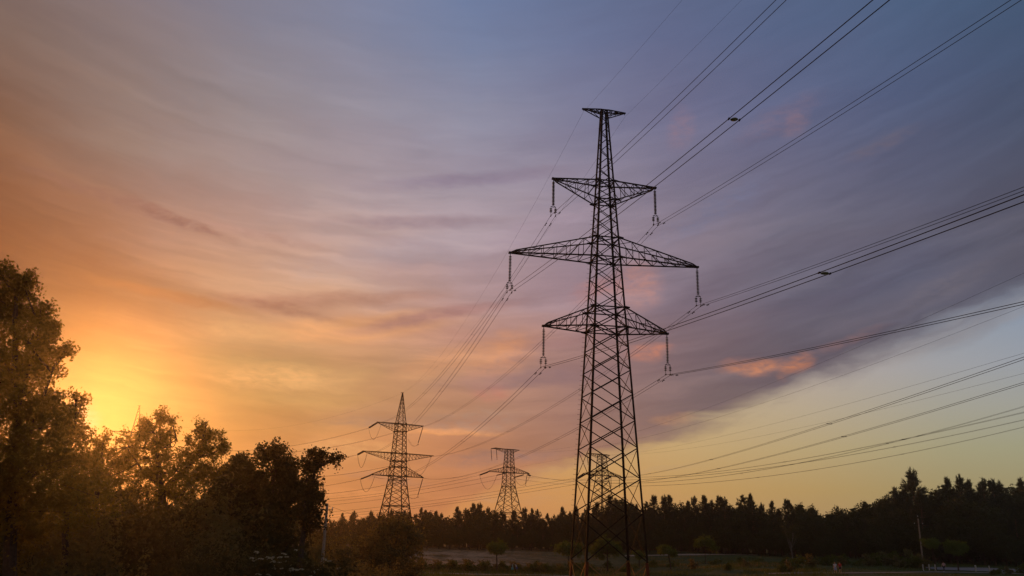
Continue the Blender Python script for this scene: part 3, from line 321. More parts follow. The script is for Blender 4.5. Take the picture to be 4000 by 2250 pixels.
# ------------------------------------------------------------------ ground
def ground():
    xs = np.concatenate([np.linspace(-2500, -220, 12), np.linspace(-200, 220, 141), np.linspace(240, 2500, 12)])
    ys = np.concatenate([np.linspace(-600, -40, 8), np.linspace(-30, 340, 124), np.linspace(360, 3500, 14)])
    V = []; 
    for y in ys:
        for x in xs:
            z = ground_z(x, y)
            if -200 <= x <= 220 and 60 < y < 340: z += .22*(mnoise.noise(Vector((x*.09, y*.09, 0)))) + .5*max(0, mnoise.noise(Vector((x*.03, y*.05, 4))))*sstep((y-178)/20)
            V.append((x, y, z))
    n = len(xs); F = [(j*n+i, j*n+i+1, (j+1)*n+i+1, (j+1)*n+i) for j in range(len(ys)-1) for i in range(n-1)]
    me = bpy.data.meshes.new('ground'); me.from_pydata(V, [], F); me.polygons.foreach_set('use_smooth', [True]*len(F))
    m = bpy.data.materials.new('ground_soil'); m.use_nodes = True; t = NT(m.node_tree); b = t.n['Principled BSDF']
    b.inputs['Roughness'].default_value = .95; b.inputs['Specular IOR Level'].default_value = .1
    ge = t.new('ShaderNodeNewGeometry'); sp = t.new('ShaderNodeSeparateXYZ'); t.link(ge.outputs['Position'], sp.inputs[0])
    n1 = t.noise(ge.outputs['Position'], .12, 6, .6).outputs[0]; n2 = t.noise(ge.outputs['Position'], 1.1, 6, .65).outputs[0]
    grass = t.ramp(n2, [(.3, (.022, .038, .009)), (.6, (.05, .068, .02)), (.8, (.09, .085, .035))])
    n3 = t.noise(ge.outputs['Position'], .45, 5, .7).outputs[0]
    dry = t.mix(t.maprange(n3, .4, .6), t.ramp(n2, [(.3, (.05, .045, .016)), (.7, (.13, .09, .035))]), t.ramp(n2, [(.3, (.15, .09, .04)), (.7, (.34, .20, .095))]))
    sand = t.ramp(n2, [(.3, (.22, .14, .08)), (.7, (.50, .33, .20))])
    # sandy slope behind the path, left of the middle
    sx = t.math('MULTIPLY', t.maprange(sp.outputs[0], -42, -26, 0, 1), t.maprange(sp.outputs[0], 6, -3, 0, 1))
    sy = t.math('MULTIPLY', t.maprange(sp.outputs[1], 163, 172, 0, 1), t.maprange(sp.outputs[1], 232, 206, 0, 1))
    msk = t.math('MULTIPLY', t.math('MULTIPLY', sx, sy), t.maprange(n1, .38, .52, 0, 1))
    near = t.math('MULTIPLY', t.maprange(sp.outputs[1], 150, 185), t.maprange(sp.outputs[0], 32, 6))
    c = t.mix(t.math('MULTIPLY', near, t.maprange(n1, .3, .5, .4, 1)), grass, dry)
    c = t.mix(t.math('MULTIPLY', msk, t.maprange(n3, .38, .55, .35, 1.)), c, sand)
    wd = t.maprange(sp.outputs[1], 300, 250, 0, 1)
    t.link(c, b.inputs['Base Color'])
    bp = t.new('ShaderNodeBump'); bp.inputs['Strength'].default_value = .6; bp.inputs['Distance'].default_value = .3
    t.link(n2, bp.inputs['Height']); t.link(bp.outputs[0], b.inputs['Normal'])
    me.materials.append(m); o = bpy.data.objects.new('ground', me); col.objects.link(o)
    tag(o, 'dark grassy ground with a pale sandy slope below the wood', 'ground', kind='structure')
    return me
ground()
_dg = None
from mathutils.bvhtree import BVHTree
_gm = bpy.data.meshes['ground']
BVH = BVHTree.FromPolygons([v.co for v in _gm.vertices], [tuple(p.vertices) for p in _gm.polygons])
def gz(x, y):
    h = BVH.ray_cast(Vector((x, y, 60)), Vector((0, 0, -1)))
    return h[0].z if h[0] is not None else ground_z(x, y)

def strip(name, pts, wd, material, label, lift=.05):
    mb = MB(); P = []
    for a in range(len(pts)-1):
        n = max(2, int((Vector(pts[a+1])-Vector(pts[a])).length/1.5))
        P += [Vector(pts[a]).lerp(Vector(pts[a+1]), i/n) for i in range(n)]
    P.append(Vector(pts[-1])); i0 = 0; K = 5
    for j, p in enumerate(P):
        d = (P[min(j+1, len(P)-1)]-P[max(j-1, 0)]).normalized(); nn = Vector((-d.y, d.x))
        ww = wd*(1+.12*mnoise.noise(Vector((j*.3, 1, 0))))
        for k in range(K):
            q = p + nn*ww*(k/(K-1)-.5); mb.v.append(Vector((q.x, q.y, gz(q.x, q.y)+lift)))
    for j in range(len(P)-1):
        for k in range(K-1): a = j*K+k; mb.f.append((a, a+1, a+K+1, a+K))
    o = mb.build(name, material); tag(o, label, 'path', kind='structure'); return o
M['path'] = mat('worn_grey_path', (.21, .19, .185), .9, 0, (.14, .125, .12), 1.3, .3)
M['asphalt'] = mat('asphalt', (.19, .19, .21), .85, 0, (.13, .13, .14), 1.5, .2)
M['sandtrack'] = mat('sand_track', (.38, .31, .26), .95, 0, (.26, .2, .16), 1., .3)
strip('path', [(-34, 149), (-7, 149.5), (12, 150)], 2.0, 'path', 'narrow grey path crossing in front of the sandy slope')
strip('path', [(42, 138), (53, 136), (76, 148), (96, 150), (130, 150)], 2.2, 'path', 'grey path where the two walkers stroll, on the right')
strip('road', [(80, 164), (100, 163), (150, 161)], 9, 'asphalt', 'strip of grey asphalt beyond the striped bollards')
strip('path', [(28, 201), (45, 197), (58, 196)], 3.2, 'sandtrack', 'pale sand track under the trees right of the nearest pylon')

# ------------------------------------------------------------------ pylons
def prof(P, z):
    for (z0, w0), (z1, w1) in zip(P, P[1:]):
        if z <= z1: return w0 + (w1-w0)*(z-z0)/(z1-z0)
    return P[-1][1]
def pylon(name, loc, rz, P, panels, arms, label, near=False, peak=None, topbeam=None, group=None, belts=(), leg_w=(.2, .08), brace_w=.055, tan_below=None):
    """P: (z, width) profile; arms: (z_flat, z_body, half length left, right, body at 'top'|'bottom', bays)"""
    root = empty(name, loc, rz); tag(root, label, 'pylon', group)
    st = 'steel' if near else 'steel_far'
    cs = lambda z, a, b: Vector((a*prof(P, z)/2, b*prof(P, z)/2, z))
    z0, zt = P[0][0], P[-1][0]
    def lw(z): return leg_w[0] + (leg_w[1]-leg_w[0])*(z-z0)/(zt-z0)
    for a, b in ((-1, -1), (1, -1), (1, 1), (-1, 1)):
        mb = MB(); zs = [p[0] for p in P]
        zz = sorted(set([z0] + [z for z in zs] + ([tan_below] if tan_below else [])))
        for u, v in zip(zz, zz[1:]):
            if tan_below and v <= tan_below: continue
            p, q = cs(u, a, b), cs(v, a, b)
            if near: mb.angle(p, q, lw((u+v)/2)*1.05, (-a, 0, 0), (0, -b, 0), .02)
            else: mb.beam(p, q, lw((u+v)/2))
        leg = mb.build('leg', st, root)
        if tan_below:
            mb = MB(); mb.angle(cs(z0, a, b), cs(tan_below, a, b), lw(z0)*1.08, (-a, 0, 0), (0, -b, 0), .022)
            l2 = mb.build('leg_base', 'rust', leg)
        mb = MB(); w0 = .9 if near else .8
        c = cs(z0, a, b); mb.lathe((c.x, c.y, z0-.6), [(.75, 0), (.6, .35), (.42, .75)], 8)
        mb.build('footing', 'concrete', root)
    for fi, ((a0, b0), (a1, b1)) in enumerate((((-1, -1), (1, -1)), ((1, -1), (1, 1)), ((1, 1), (-1, 1)), ((-1, 1), (-1, -1)))):
        mb = MB(); mt = MB(); nrm = Vector((a0+a1, b0+b1, 0)).normalized()
        for k, (u, v) in enumerate(zip(panels, panels[1:])):
            tgt = mt if (tan_below and v <= tan_below+.01) else mb
            bw = brace_w*(1.25 if prof(P, u) > 3 else 1.)
            off = nrm*(-.02)
            if near and u > 39.4 and k % 2: tgt.beam(cs(u, a1, b1)+off, cs(v, a0, b0)+off, bw*1.15, .012, nrm)
            else: tgt.beam(cs(u, a0, b0)+off, cs(v, a1, b1)+off, bw, .012 if near else bw, nrm)
            off = nrm*(-.05)
            if near and u > 39.4:       # single zigzag in the slim top
                continue
            tgt.beam(cs(u, a1, b1)+off, cs(v, a0, b0)+off, bw, .012 if near else bw, nrm)
        for z in belts:
            mb.beam(cs(z, a0, b0), cs(z, a1, b1), bw if near else brace_w*1.3)
        br = mb.build('bracing', st, root)
        if mt.v: mt.build('lower_bracing', 'tan', br)
    # inner diaphragm where arms meet the body
    for (zf, zb, Ll, Lr, where, bays) in arms:
        lo, hi = min(zf, zb), max(zf, zb)
        for z in (lo, hi):
            mb = MB(); c4 = [cs(z, *q) for q in ((-1, -1), (1, -1), (1, 1), (-1, 1))]
            for i in range(4): mb.beam(c4[i], c4[(i+1) % 4], brace_w*1.3)
            mb.beam(c4[0], c4[2], brace_w*1.1); mb.beam(c4[1]+Vector((0, 0, .05)), c4[3]+Vector((0, 0, .05)), brace_w*1.1)
            mb.build('arm_frame', st, root)
        for sx, L in ((-1, Ll), (1, Lr)):
            mb = MB(); cw = brace_w*1.45
            tip = Vector((sx*L, 0, zf))
            B = {}     # chords: flat pair and sloping pair
            for b in (-1, 1):
                f0 = cs(zf, sx, b); s0 = cs(zb, sx, b)
                e1 = tip + Vector((0, b*.10, 0))
                k_ = .93; s1 = f0.lerp(e1, k_); s1.z = zf + (.12 if zb > zf else -.12)*2.2
                B[b] = (f0, e1, s0, s1)
                mb.beam(f0, e1, cw); mb.beam(s0, s1, cw*.85); mb.beam(s1, e1, cw*.85)
                for i in range(bays):
                    t0 = (i)/bays; t1 = (i+1)/bays
                    fa = f0.lerp(e1, t0*k_); fb = f0.lerp(e1, t1*k_); sa = s0.lerp(s1, t0); sb = s0.lerp(s1, t1)
                    mb.beam(fb, sb, brace_w*.65)
                    mb.beam(sa, fb, brace_w*.65) if zb > zf else mb.beam(fa, sb, brace_w*.65)
            for i in range(bays):
                t0 = i/bays; t1 = (i+1)/bays
                g0 = B[-1][0].lerp(B[-1][1], t0*.93); g1 = B[1][0].lerp(B[1][1], t1*.93); h1 = B[-1][0].lerp(B[-1][1], t1*.93)
                mb.beam(g0, g1, brace_w*.6); mb.beam(h1, g1, brace_w*.6)
                if near and i % 2 == 0:
                    g0 = B[1][2].lerp(B[1][3], t0); g1 = B[-1][2].lerp(B[-1][3], t1); mb.beam(g0, g1, brace_w*.6)
            # solid tip plate
            mb.poly([tip+Vector((sx*.12, 0, -.1)), tip+Vector((-sx*.55, 0, -.12)), tip+Vector((-sx*.7, 0, .22 if zb > zf else -.22)), tip+Vector((sx*.1, 0, .1))], .06, (0, 1, 0))
            mb.beam(tip+Vector((sx*.08, -.16, 0)), tip+Vector((sx*.08, .16, 0)), .16)
            arm = mb.build('crossarm', st, root)
        if near:
            for z in (lo, hi):
                for a, b in ((-1, -1), (1, -1), (1, 1), (-1, 1)):
                    c = cs(z, a, b); mb = MB()
                    mb.poly([c+Vector((-a*.18, b*.03, -.17)), c+Vector((a*.40, b*.03, -.06)), c+Vector((a*.40, b*.03, .06)), c+Vector((-a*.18, b*.03, .17))], .025, (0, 1, 0))
                    mb.poly([c+Vector((a*.03, b*.10, -.13)), c+Vector((a*.03, -b*.30, -.1)), c+Vector((a*.03, -b*.30, .1)), c+Vector((a*.03, b*.10, .13))], .025, (1, 0, 0))
                    mb.build('gusset_plate', st, root)
        else:
            for z in (lo, hi):
                for a, b in ((-1, -1), (1, -1), (1, 1), (-1, 1)):
                    mb = MB(); c = cs(z, a, b); mb.poly([c+Vector((-.22, b*.05, -.2)), c+Vector((.22, b*.05, -.2)), c+Vector((.22, b*.05, .2)), c+Vector((-.22, b*.05, .2))], .03, (0, 1, 0))
                    mb.poly([c+Vector((a*.05, -.22, -.2)), c+Vector((a*.05, .22, -.2)), c+Vector((a*.05, .22, .2)), c+Vector((a*.05, -.22, .2))], .03, (1, 0, 0))
                    mb.build('gusset_plate', st, root)
    if peak:
        mb = MB(); zb_, zp, nb = peak; wb = prof(P, zb_)
        tipw = .1
        pc = lambda z, a, b: Vector((a, b, 0))*((wb+(tipw-wb)*(z-zb_)/(zp-zb_))/2) + Vector((0, 0, z))
        Z = [zb_ + (zp-zb_)*(1-(1-i/nb)**1.25) for i in range(nb+1)]
        for a, b in ((-1, -1), (1, -1), (1, 1), (-1, 1)): mb.beam(pc(zb_, a, b), pc(zp, a, b), leg_w[1]*.9)
        for (a0, b0), (a1, b1) in (((-1, -1), (1, -1)), ((1, -1), (1, 1)), ((1, 1), (-1, 1)), ((-1, 1), (-1, -1))):
            for u, v in zip(Z[:-1], Z[1:-1] + [Z[-1]]): mb.beam(pc(u, a0, b0), pc(v, a1, b1), brace_w*.7); mb.beam(pc(u, a1, b1), pc(v, a0, b0), brace_w*.7)
        mb.beam((-.45, 0, zp), (.3, 0, zp+.02), .1); mb.build('peak', st, root)
    if topbeam:
        zt_, Ll, Lr, drop = topbeam
        for sx, L in ((-1, Ll), (1, Lr)):
            mb = MB(); tip = Vector((sx*L, 0, zt_)); wz = zt_-drop
            for b in (-1, 1):
                c0 = cs(zt_-.05, sx, b); c0.z = zt_; c1 = cs(wz, sx, b)
                mb.beam(c0, tip+Vector((0, b*.06, 0)), brace_w*1.2); mb.beam(c1, tip+Vector((0, b*.05, -.02)), brace_w)
                n = max(2, int(L/1.2))
                for i in range(1, n): t = i/n; mb.beam(c0.lerp(tip, t), c1.lerp(tip, t*.98), brace_w*.6); mb.beam(c0.lerp(tip, t), c1.lerp(tip, (i-1)/n), brace_w*.6)
            a_ = cs(zt_, sx, -1); b_ = cs(zt_, sx, 1)
            for i in range(3): mb.beam(a_.lerp(tip, i/3), b_.lerp(tip, (i+1)/3), brace_w*.7); mb.beam(b_.lerp(tip, i/3), a_.lerp(tip, (i+1)/3), brace_w*.7)
            mb.beam(tip-Vector((sx*.35, 0, 0)), tip+Vector((sx*.12, 0, 0)), .13); mb.beam(tip, tip-Vector((0, 0, .22)), .05)
            mb.build('top_beam', st, root)
        mb = MB()
        c4 = [cs(zt_-.02, *q) for q in ((-1, -1), (1, -1), (1, 1), (-1, 1))]
        for i in range(4): mb.beam(c4[i], c4[(i+1) % 4], brace_w*1.3)
        mb.beam(c4[0], c4[2], brace_w); mb.beam(c4[1], c4[3], brace_w)
        mb.build('top_frame', st, root)
    return root
CZ = 7.2
TH = .1607
BASE = (8.6553, 72.3915, 0)
wz = lambda z: 5.27-.1093*(z+2.19)            # width at a height measured from eye level
zr = lambda z: z+CZ
Pn = [(.55, wz(.55-CZ)), (zr(40.05), wz(40.05))]
pan = [-6.65, -2.19, 1.75, 4.5, 7.1, 9.45, 11.75, 13.9, 15.9, 17.8, 19.5, 21.25, 22.9, 24.5, 26.4, 27.8, 29.15, 30.35, 31.3, 32.25, 33.3, 34.35, 35.4, 36.4, 37.35, 38.3, 39.2, 40.05]
near_p = pylon('pylon', BASE, TH, Pn, [zr(z) for z in pan],
    [(zr(17.81), zr(19.65), 5.7877, 5.7877, 'b', 4), (zr(24.52), zr(26.45), 9., 9., 'b', 6), (zr(32.3), zr(30.35), 5.02, 5.02, 't', 4)],
    'tallest and nearest lattice pylon with three pairs of arms and a short flat top beam', near=True,
    topbeam=(zr(40.05), 2.1, 2.1, .62), leg_w=(.235, .105), brace_w=.076, tan_below=zr(-2.19))
# climbing bolts up one leg
bolt = None
for k in range(72):
    z = 5.6 + k*.44
    if z > 38: break
    wv = (5.27-.1093*(z-CZ+2.19))/2
    if bolt is None:
        mb = MB(); mb.tube([(0, 0, 0), (-.2, .03, 0), (-.22, .035, .04)], .012, 5); bolt = mb.build('step_bolt', 'steel', near_p); bolt.location = (-wv, wv, z)
    else:
        c = bolt.copy(); col.objects.link(c); c.parent = near_p; c.location = (-wv, wv, z)
# far pylons
P1 = (-26.5, 202.08, ground_z(-26.5, 202))
o1 = CZ - P1[2]
Pt1 = [(.4, 8.3), (5.3+o1, 5.03), (11.2+o1, 3.4), (24.7+o1, 2.05)]
pan1 = [.4, 4.5, 8.0, 5.3+o1]
pan1 = [.4, 3.9, 7.2, 10.4] + [5.3+o1+v for v in (0, 2.2, 4.2, 5.9)] + [12.15+o1, 13.9+o1, 15.0+o1, 16.2+o1, 17.57+o1, 19+o1, 20.2+o1, 21.4+o1, 22.6+o1, 23.6+o1, 24.7+o1]
pan1 = sorted(set(round(v, 3) for v in pan1))
def tension_pylon(loc, rz, label):
    return pylon('pylon', loc, rz, Pt1, pan1,
        [(12.15+o1, 14.3+o1, 6.7, 6.7, 'b', 6), (17.57+o1, 15.7+o1, 9., 9., 't', 8), (24.67+o1, 22.8+o1, 5.97, 5.97, 't', 6)],
        label, peak=(24.7+o1, 32.4+o1, 8), leg_w=(.24, .13), brace_w=.082, belts=(5.3+o1, 11.2+o1))
t1p = tension_pylon(P1, .5025, 'pointed lattice pylon with three pairs of arms standing by the wood, left of the middle')
tlp = tension_pylon((-108.2, 240, 2.), .32, 'pointed lattice pylon half hidden behind the tall poplar, left')
tlp.rotation_euler = (0, 0, .32)
g3 = ground_z(.4, 255)
o3 = -g3
P3_ = [(.3, 9.4), (12.7+o3, 6.1), (20.2+o3, 3.1), (31.3+o3, 1.9)]
pan3 = [.3, 4.2, 7.0, 9.7+o3+1.2, 12.7+o3, 15.3+o3, 17.8+o3, 20.2+o3, 21.6+o3, 22.9+o3, 24.4+o3, 25.9+o3, 27.1+o3, 28.2+o3, 29.3+o3, 30.3+o3, 31.3+o3]
t3 = pylon('pylon', (.4, 255, g3), .45, P3_, pan3, [(24.4+o3, 26+o3, 6.9, 7., 'b', 6)],
    'lone middle lattice pylon, flat topped with one pair of arms, above the wood', topbeam=(31.4+o3, 5.2, 3.4, 1.0), leg_w=(.24, .14), brace_w=.085, belts=(12.7+o3, 20.2+o3))
mb = MB(); mb.beam((-5.3, -1.9, 31.4+o3), (-5.3, 1.9, 31.45+o3), .18); mb.beam((-5.3, -1.9, 31.4+o3), (-2, -.5, 31.4+o3), .1); mb.beam((-5.3, 1.9, 31.4+o3), (-2, .5, 31.4+o3), .1); mb.build('outrigger', 'steel_far', t3)
g4 = ground_z(28.3, 250)
o4 = -g4
P4_ = [(.3, 8.6), (15.6+o4, 4.9), (22.2+o4, 2.95), (30.1+o4, 1.75)]
pan4 = [.3, 4.0, 6.6, 9.3+o4+1.2, 12.4+o4, 14.6+o4, 16.7+o4, 18.6+o4, 20.5+o4, 22.2+o4, 23.9+o4, 25.3+o4, 26.4+o4, 27.4+o4, 28.3+o4, 29.2+o4, 30.1+o4]
t4 = pylon('pylon', (28.3, 250, g4), .62, P4_, pan4, [(23.9+o4, 25.3+o4, 7.6, 7.9, 'b', 7)],
    'flat topped lattice pylon seen between the legs of the nearest pylon', topbeam=(30.1+o4, 6., 3.1, 1.1), leg_w=(.24, .14), brace_w=.085, belts=(22.2+o4,))

# ------------------------------------------------------------------ suspension insulator strings on the nearest pylon
def disc_mb(s=1.):
    mb = MB(); mb.lathe((0, 0, 0), [(.03*s, .075), (.045*s, .05), (.06*s, .03), (.135*s, .005), (.14*s, -.012), (.10*s, -.02), (.03*s, -.03), (.025*s, -.09)], 12); return mb
def susp_string(loc, label, proto=[None]):
    if proto[0] is None:
        root = empty('insulator_string', loc, TH)
        mb = MB(); mb.beam((0, 0, .05), (0, 0, -.2), .05, .05); mb.beam((-.05, 0, -.16), (.05, 0, -.16), .05); mb.build('hanger', 'steel', root)
        d0 = None; n = 17; pit = .142
        for k in range(n):
            if d0 is None: d0 = disc_mb().build('insulator_disc', 'glass_disc', root, True); d0.location = (0, 0, -.3)
            else: c = d0.copy(); col.objects.link(c); c.parent = root; c.location = (0, 0, -.3-k*pit)
        zb_ = -.3-n*pit+.02
        mb = MB(); mb.beam((0, 0, zb_+.05), (-.18, 0, zb_-.12), .035); mb.beam((0, 0, zb_+.05), (.18, 0, zb_-.12), .035); mb.beam((-.26, 0, zb_-.14), (.26, 0, zb_-.14), .05, .05)
        mb.build('yoke', 'steel', root)
        for sx in (-1, 1):
            for k in range(3):
                c = d0.copy(); col.objects.link(c); c.parent = root; c.location = (sx*.22, 0, zb_-.34-k*.15)
            mb = MB(); mb.beam((sx*.22, 0, zb_-.14), (sx*.22, 0, -3.72), .03)
            mb.beam((sx*.22, -.16, -3.74), (sx*.22, .16, -3.74), .06, .09); mb.build('clamp', 'steel', root)
        proto[0] = root; r = root
    else: r = copy_thing(proto[0], loc, TH)
    tag(r, label, 'insulator', 'insulator strings on the nearest pylon'); return r
axv = Vector((math.cos(TH), math.sin(TH), 0)); Bv = Vector(BASE)
ARMN = {'UL': 'left tip of the uppermost arm', 'UR': 'right tip of the uppermost arm', 'ML': 'left tip of the long middle arm', 'MR': 'right tip of the long middle arm', 'LL': 'left tip of the lowest arm', 'LR': 'right tip of the lowest arm'}
TIPS = {'UL': (-5.0235, 32.304), 'UR': (5.0235, 32.304), 'ML': (-9, 24.52), 'MR': (9, 24.52), 'LL': (-5.7877, 17.81), 'LR': (5.7877, 17.81)}
for k, (L, h) in TIPS.items():
    p = Bv + axv*L; susp_string((p.x, p.y, zr(h)-.08), 'glass insulator string under the %s of the nearest pylon' % ARMN[k])

# ------------------------------------------------------------------ cables
def damper(p, d):
    mb = MB(); d = Vector(d).normalized(); p = Vector(p)
    mb.beam(p, p-Vector((0, 0, .1)), .04); mb.beam(p-d*.18-Vector((0, 0, .1)), p+d*.18-Vector((0, 0, .1)), .02)
    for s_ in (-1, 1): mb.beam(p+d*s_*.13-Vector((0, 0, .1)), p+d*s_*.22-Vector((0, 0, .1)), .075)
    return mb
for k, A, B_ in NEARWIRES:
    x0, y0, z0, dx, dy, L, b, c = A; ex, ey, Lb, b2, c2 = B_
    gw = k[0] == 'G'
    p0 = Vector((x0, y0, z0))
    perp = axv*.2
    L = 175.
    def fwp(s): return Vector((x0+dx*s, y0+dy*s, z0+b*s+c*s*s))
    def bwp(s): return Vector((x0+ex*s, y0+ey*s, z0+b2*s+c2*s*s))
    centre = [bwp(Lb*(1-i/48)) for i in range(48)] + [fwp(L*(i/64)**1.15) for i in range(65)]
    if gw:
        mb = MB(); mb.tube(centre, .0085, 4, False)
        o = mb.build('earth_wire', 'wire'); tag(o, 'thin earth wire strung over the %s end of the top beam of the nearest pylon' % ('left' if k == 'GL' else 'right'), 'cable', 'cables carried by the nearest pylon')
        continue
    root = empty('twin_cable', p0); tag(root, 'cable pair under the %s of the nearest pylon' % ARMN[k], 'cable', 'cables carried by the nearest pylon')
    for s_ in (-1, 1):
        mb = MB(); mb.tube([q + perp*s_*1.1 - p0 for q in centre], .0165, 5, False); mb.build('cable', 'wire', root)
        for dd in (fwp, bwp):
            q = dd(1.5) + perp*s_*1.1 - p0; mb = damper(q, dd(2)-dd(1)); mb.build('damper', 'steel', root)
    for fn, ss in ((fwp, (43.5 if k in ('ML', 'LL') else 50.,)), (bwp, (32., 67., 98.))):
        for s0 in ss:
            if k == 'UL' and fn is fwp: continue
            q = fn(s0) - p0; mb = MB(); mb.beam(q-perp*1.1, q+perp*1.1, .02); 
            for s_ in (-1, 1): mb.beam(q+perp*s_*1.1-Vector((0, .07, 0)), q+perp*s_*1.1+Vector((0, .07, 0)), .05)
            sp_ = mb.build('spacer', 'steel', root)
            if fn is fwp and k in ('ML', 'LL'):
                mb = MB(); mb.lathe(q, [(.02, -.06), (.13, -.02), (.15, 0), (.13, .02), (.02, .06)], 12); mb.build('glass_disc', 'pale_glass', sp_)
for name, twin, A in FARWIRES:
    x0, y0, z0, dx, dy, L, b, c = A
    p0 = Vector((x0, y0, z0)); side = Vector((-dy, dx, 0))*.2
    over = 1.18 if abs(dx) < .75 and dy < 0 else 1.0
    n = 44
    P = [Vector((dx, dy, 0))*(L*over*i/n) + Vector((0, 0, b*(L*over*i/n)+c*(L*over*i/n)**2)) for i in range(n+1)]
    if not twin:
        mb = MB(); mb.tube(P, .01, 4, False); o = mb.build('earth_wire', 'wire_far'); o.location = p0; tag(o, name, 'cable', 'cables of the far lines'); continue
    root = empty('twin_cable', p0); tag(root, name, 'cable', 'cables of the far lines')
    for s_ in (-1, 1):
        mb = MB(); mb.tube([q+side*s_ for q in P], .0165, 4, False); mb.build('cable', 'wire_far', root)
    for s0 in (.35, .62, .85):
        s0 *= L; q = Vector((dx*s0, dy*s0, b*s0+c*s0*s0)); mb = MB(); mb.beam(q-side, q+side, .035)
        for s_ in (-1, 1): mb.beam(q+side*s_-Vector((dx, dy, 0))*.1, q+side*s_+Vector((dx, dy, 0))*.1, .07)
        mb.build('spacer', 'steel_far', root)

# tension strings and jumper loops on the far pylons
def tension(p, q, label, tw=.3):
    """two parallel rods of discs pulled tight from the arm p to the cable end q"""
    p = Vector(p); q = Vector(q); root = empty('insulator_string', p); d = q-p; side = Vector((-d.y, d.x, 0)).normalized()*tw/2
    tag(root, label, 'insulator', 'tension strings on the far pylons')
    for s_ in (-1, 1):
        mb = MB(); n = 22; pts = []; rr = []
        for i in range(n*2+1):
            t = i/(n*2); pts.append(d*(.06+.88*t)+side*s_); rr.append(.19 if i % 2 else .08)
        mb.tube(pts, rr, 7); mb.build('disc_rod', 'disc_far', root)
    mb = MB(); mb.beam(Vector(), d*.06, .08); mb.beam(d*.06-side, d*.06+side, .08); mb.beam(d*.94-side*1.2, d*.94+side*1.2, .08); mb.beam(d*.94, d, .07); mb.build('yoke', 'steel_far', root)
    return root
def jumper(p, q, sag, label, tw=.4):
    p = Vector(p); q = Vector(q); root = empty('jumper_cable', p); tag(root, label, 'cable', 'jumper loops of the far pylons')
    d = q-p; side = Vector((-d.y, d.x, 0)); side = (side.normalized() if side.length > .1 else Vector((1, 0, 0)))*tw/2
    for s_ in (-1, 1):
        mb = MB(); mb.tube([d*t+side*s_-Vector((0, 0, sag*4*t*(1-t))) for t in [i/16 for i in range(17)]], .02, 4, False); mb.build('cable', 'wire_far', root)
    return root
def hang(p, L, label, lean=(0, 0)):
    p = Vector(p); root = empty('insulator_string', p); tag(root, label, 'insulator', 'hanging strings on the far pylons')
    mb = MB(); pts = []; rr = []; n = 16
    for i in range(n*2+1): t = i/(n*2); pts.append(Vector((lean[0]*t, lean[1]*t, -L*.06-L*.84*t))); rr.append(.13 if i % 2 else .05)
    mb.tube(pts, rr, 7); mb.build('disc_rod', 'disc_far', root)
    e = pts[-1]; mb = MB(); mb.beam((0, 0, 0), pts[0], .05); mb.beam(e, e-Vector((0, 0, L*.1)), .06); mb.beam(e-Vector((.25, 0, L*.1)), e-Vector((-.25, 0, L*.1)), .08); mb.build('hook', 'steel_far', root)
    return root
def onp(base, rz, off): return Vector(base)+Vector((math.cos(rz)*off[0]-math.sin(rz)*off[1], math.sin(rz)*off[0]+math.cos(rz)*off[1], off[2]))
FW = {n_: v for n_, t_, v in FARWIRES}
def start(sub):
    for n_, v in FW.items():
        if sub in n_: return Vector(v[:3])
a1 = 'pointed pylon'
for nm, off, wsub in (('upper left', (-5.9, 0, 24.6+o1), 'upper left arm of the pointed'), ('middle left', (-8.9, 0, 17.5+o1), 'middle left arm of the pointed'), ('lower left', (-6.6, 0, 12.1+o1), 'lower left arm of the pointed')):
    p = onp(P1, .5025, off); e = start(wsub)
    e = p + (e-p).normalized()*3.6 if (e-p).length > .1 else p
    e = start(wsub); tension(p, e, 'tension insulator leaning left from the %s arm tip of the %s' % (nm, a1))
    jumper(e, p+Vector((.6, 1.2, -.3)), 3.2, 'jumper cable looping under the %s arm of the %s' % (nm, a1))
for nm, off in (('upper right', (5.9, 0, 24.6+o1)), ('lower right', (6.6, 0, 12.1+o1))):
    p = onp(P1, .5025, off); h = hang(p, 4.6, 'insulator hanging from the %s arm tip of the %s' % (nm, a1), (-.9, -.3))
    jumper(p+Vector((-.9, -.3, -4.5)), onp(P1, .5025, (2.2, 0, off[2]-3.4)), 1.0, 'jumper cable swinging below the %s arm of the %s' % (nm, a1))
p = onp(P1, .5025, (8.6, 0, 17.4+o1)); jumper(p, onp(P1, .5025, (2.2, 0, 16.2+o1)), 4.3, 'deep jumper loop under the middle right arm of the %s' % a1)
b3 = (.4, 255, g3); a3 = 'lone middle pylon'
lw_ = start('left from the left arm tip of the lone'); p = onp(b3, .45, (-6.8, 0, 24.3+o3)); tension(p, lw_, 'tension insulator on the left arm tip of the %s' % a3)
jumper(lw_, p+Vector((2.6, .5, -.8)), 4.2, 'jumper loop under the left arm of the %s' % a3)
lw_ = start('left from mid left arm of the lone'); tension(onp(b3, .45, (-1.2, -.6, 24.2+o3)), lw_, 'tension insulator under the left arm close to the body of the %s' % a3)
p = onp(b3, .45, (6.6, 0, 24.1+o3)); tension(p+Vector((-1.2, -.2, 0)), p+Vector((-4.2, -1.5, -1.0)), 'tension insulator under the right arm of the %s' % a3)
e = start('sagging right from the right arm tip'); tension(p, e, 'short tension insulator at the right arm tip of the %s' % a3)
hang(p+Vector((-.3, 0, 0)), 3.2, 'insulator hanging straight from the right arm of the %s' % a3, (-.4, 0)); jumper(e, p+Vector((-4.2, -1.5, -1.0)), 2.6, 'jumper loop under the right arm of the %s' % a3)
for j, dy_ in enumerate((-1.9, 1.9)):
    q = onp(b3, .45, (-5.3, dy_, 31.4+o3)); hang(q, 3.4, '%s of two long insulators on the top beam of the %s' % (('left one', 'right one')[j], a3), (.3, 0))
b4 = (28.3, 250, g4); a4 = 'pylon behind the nearest'
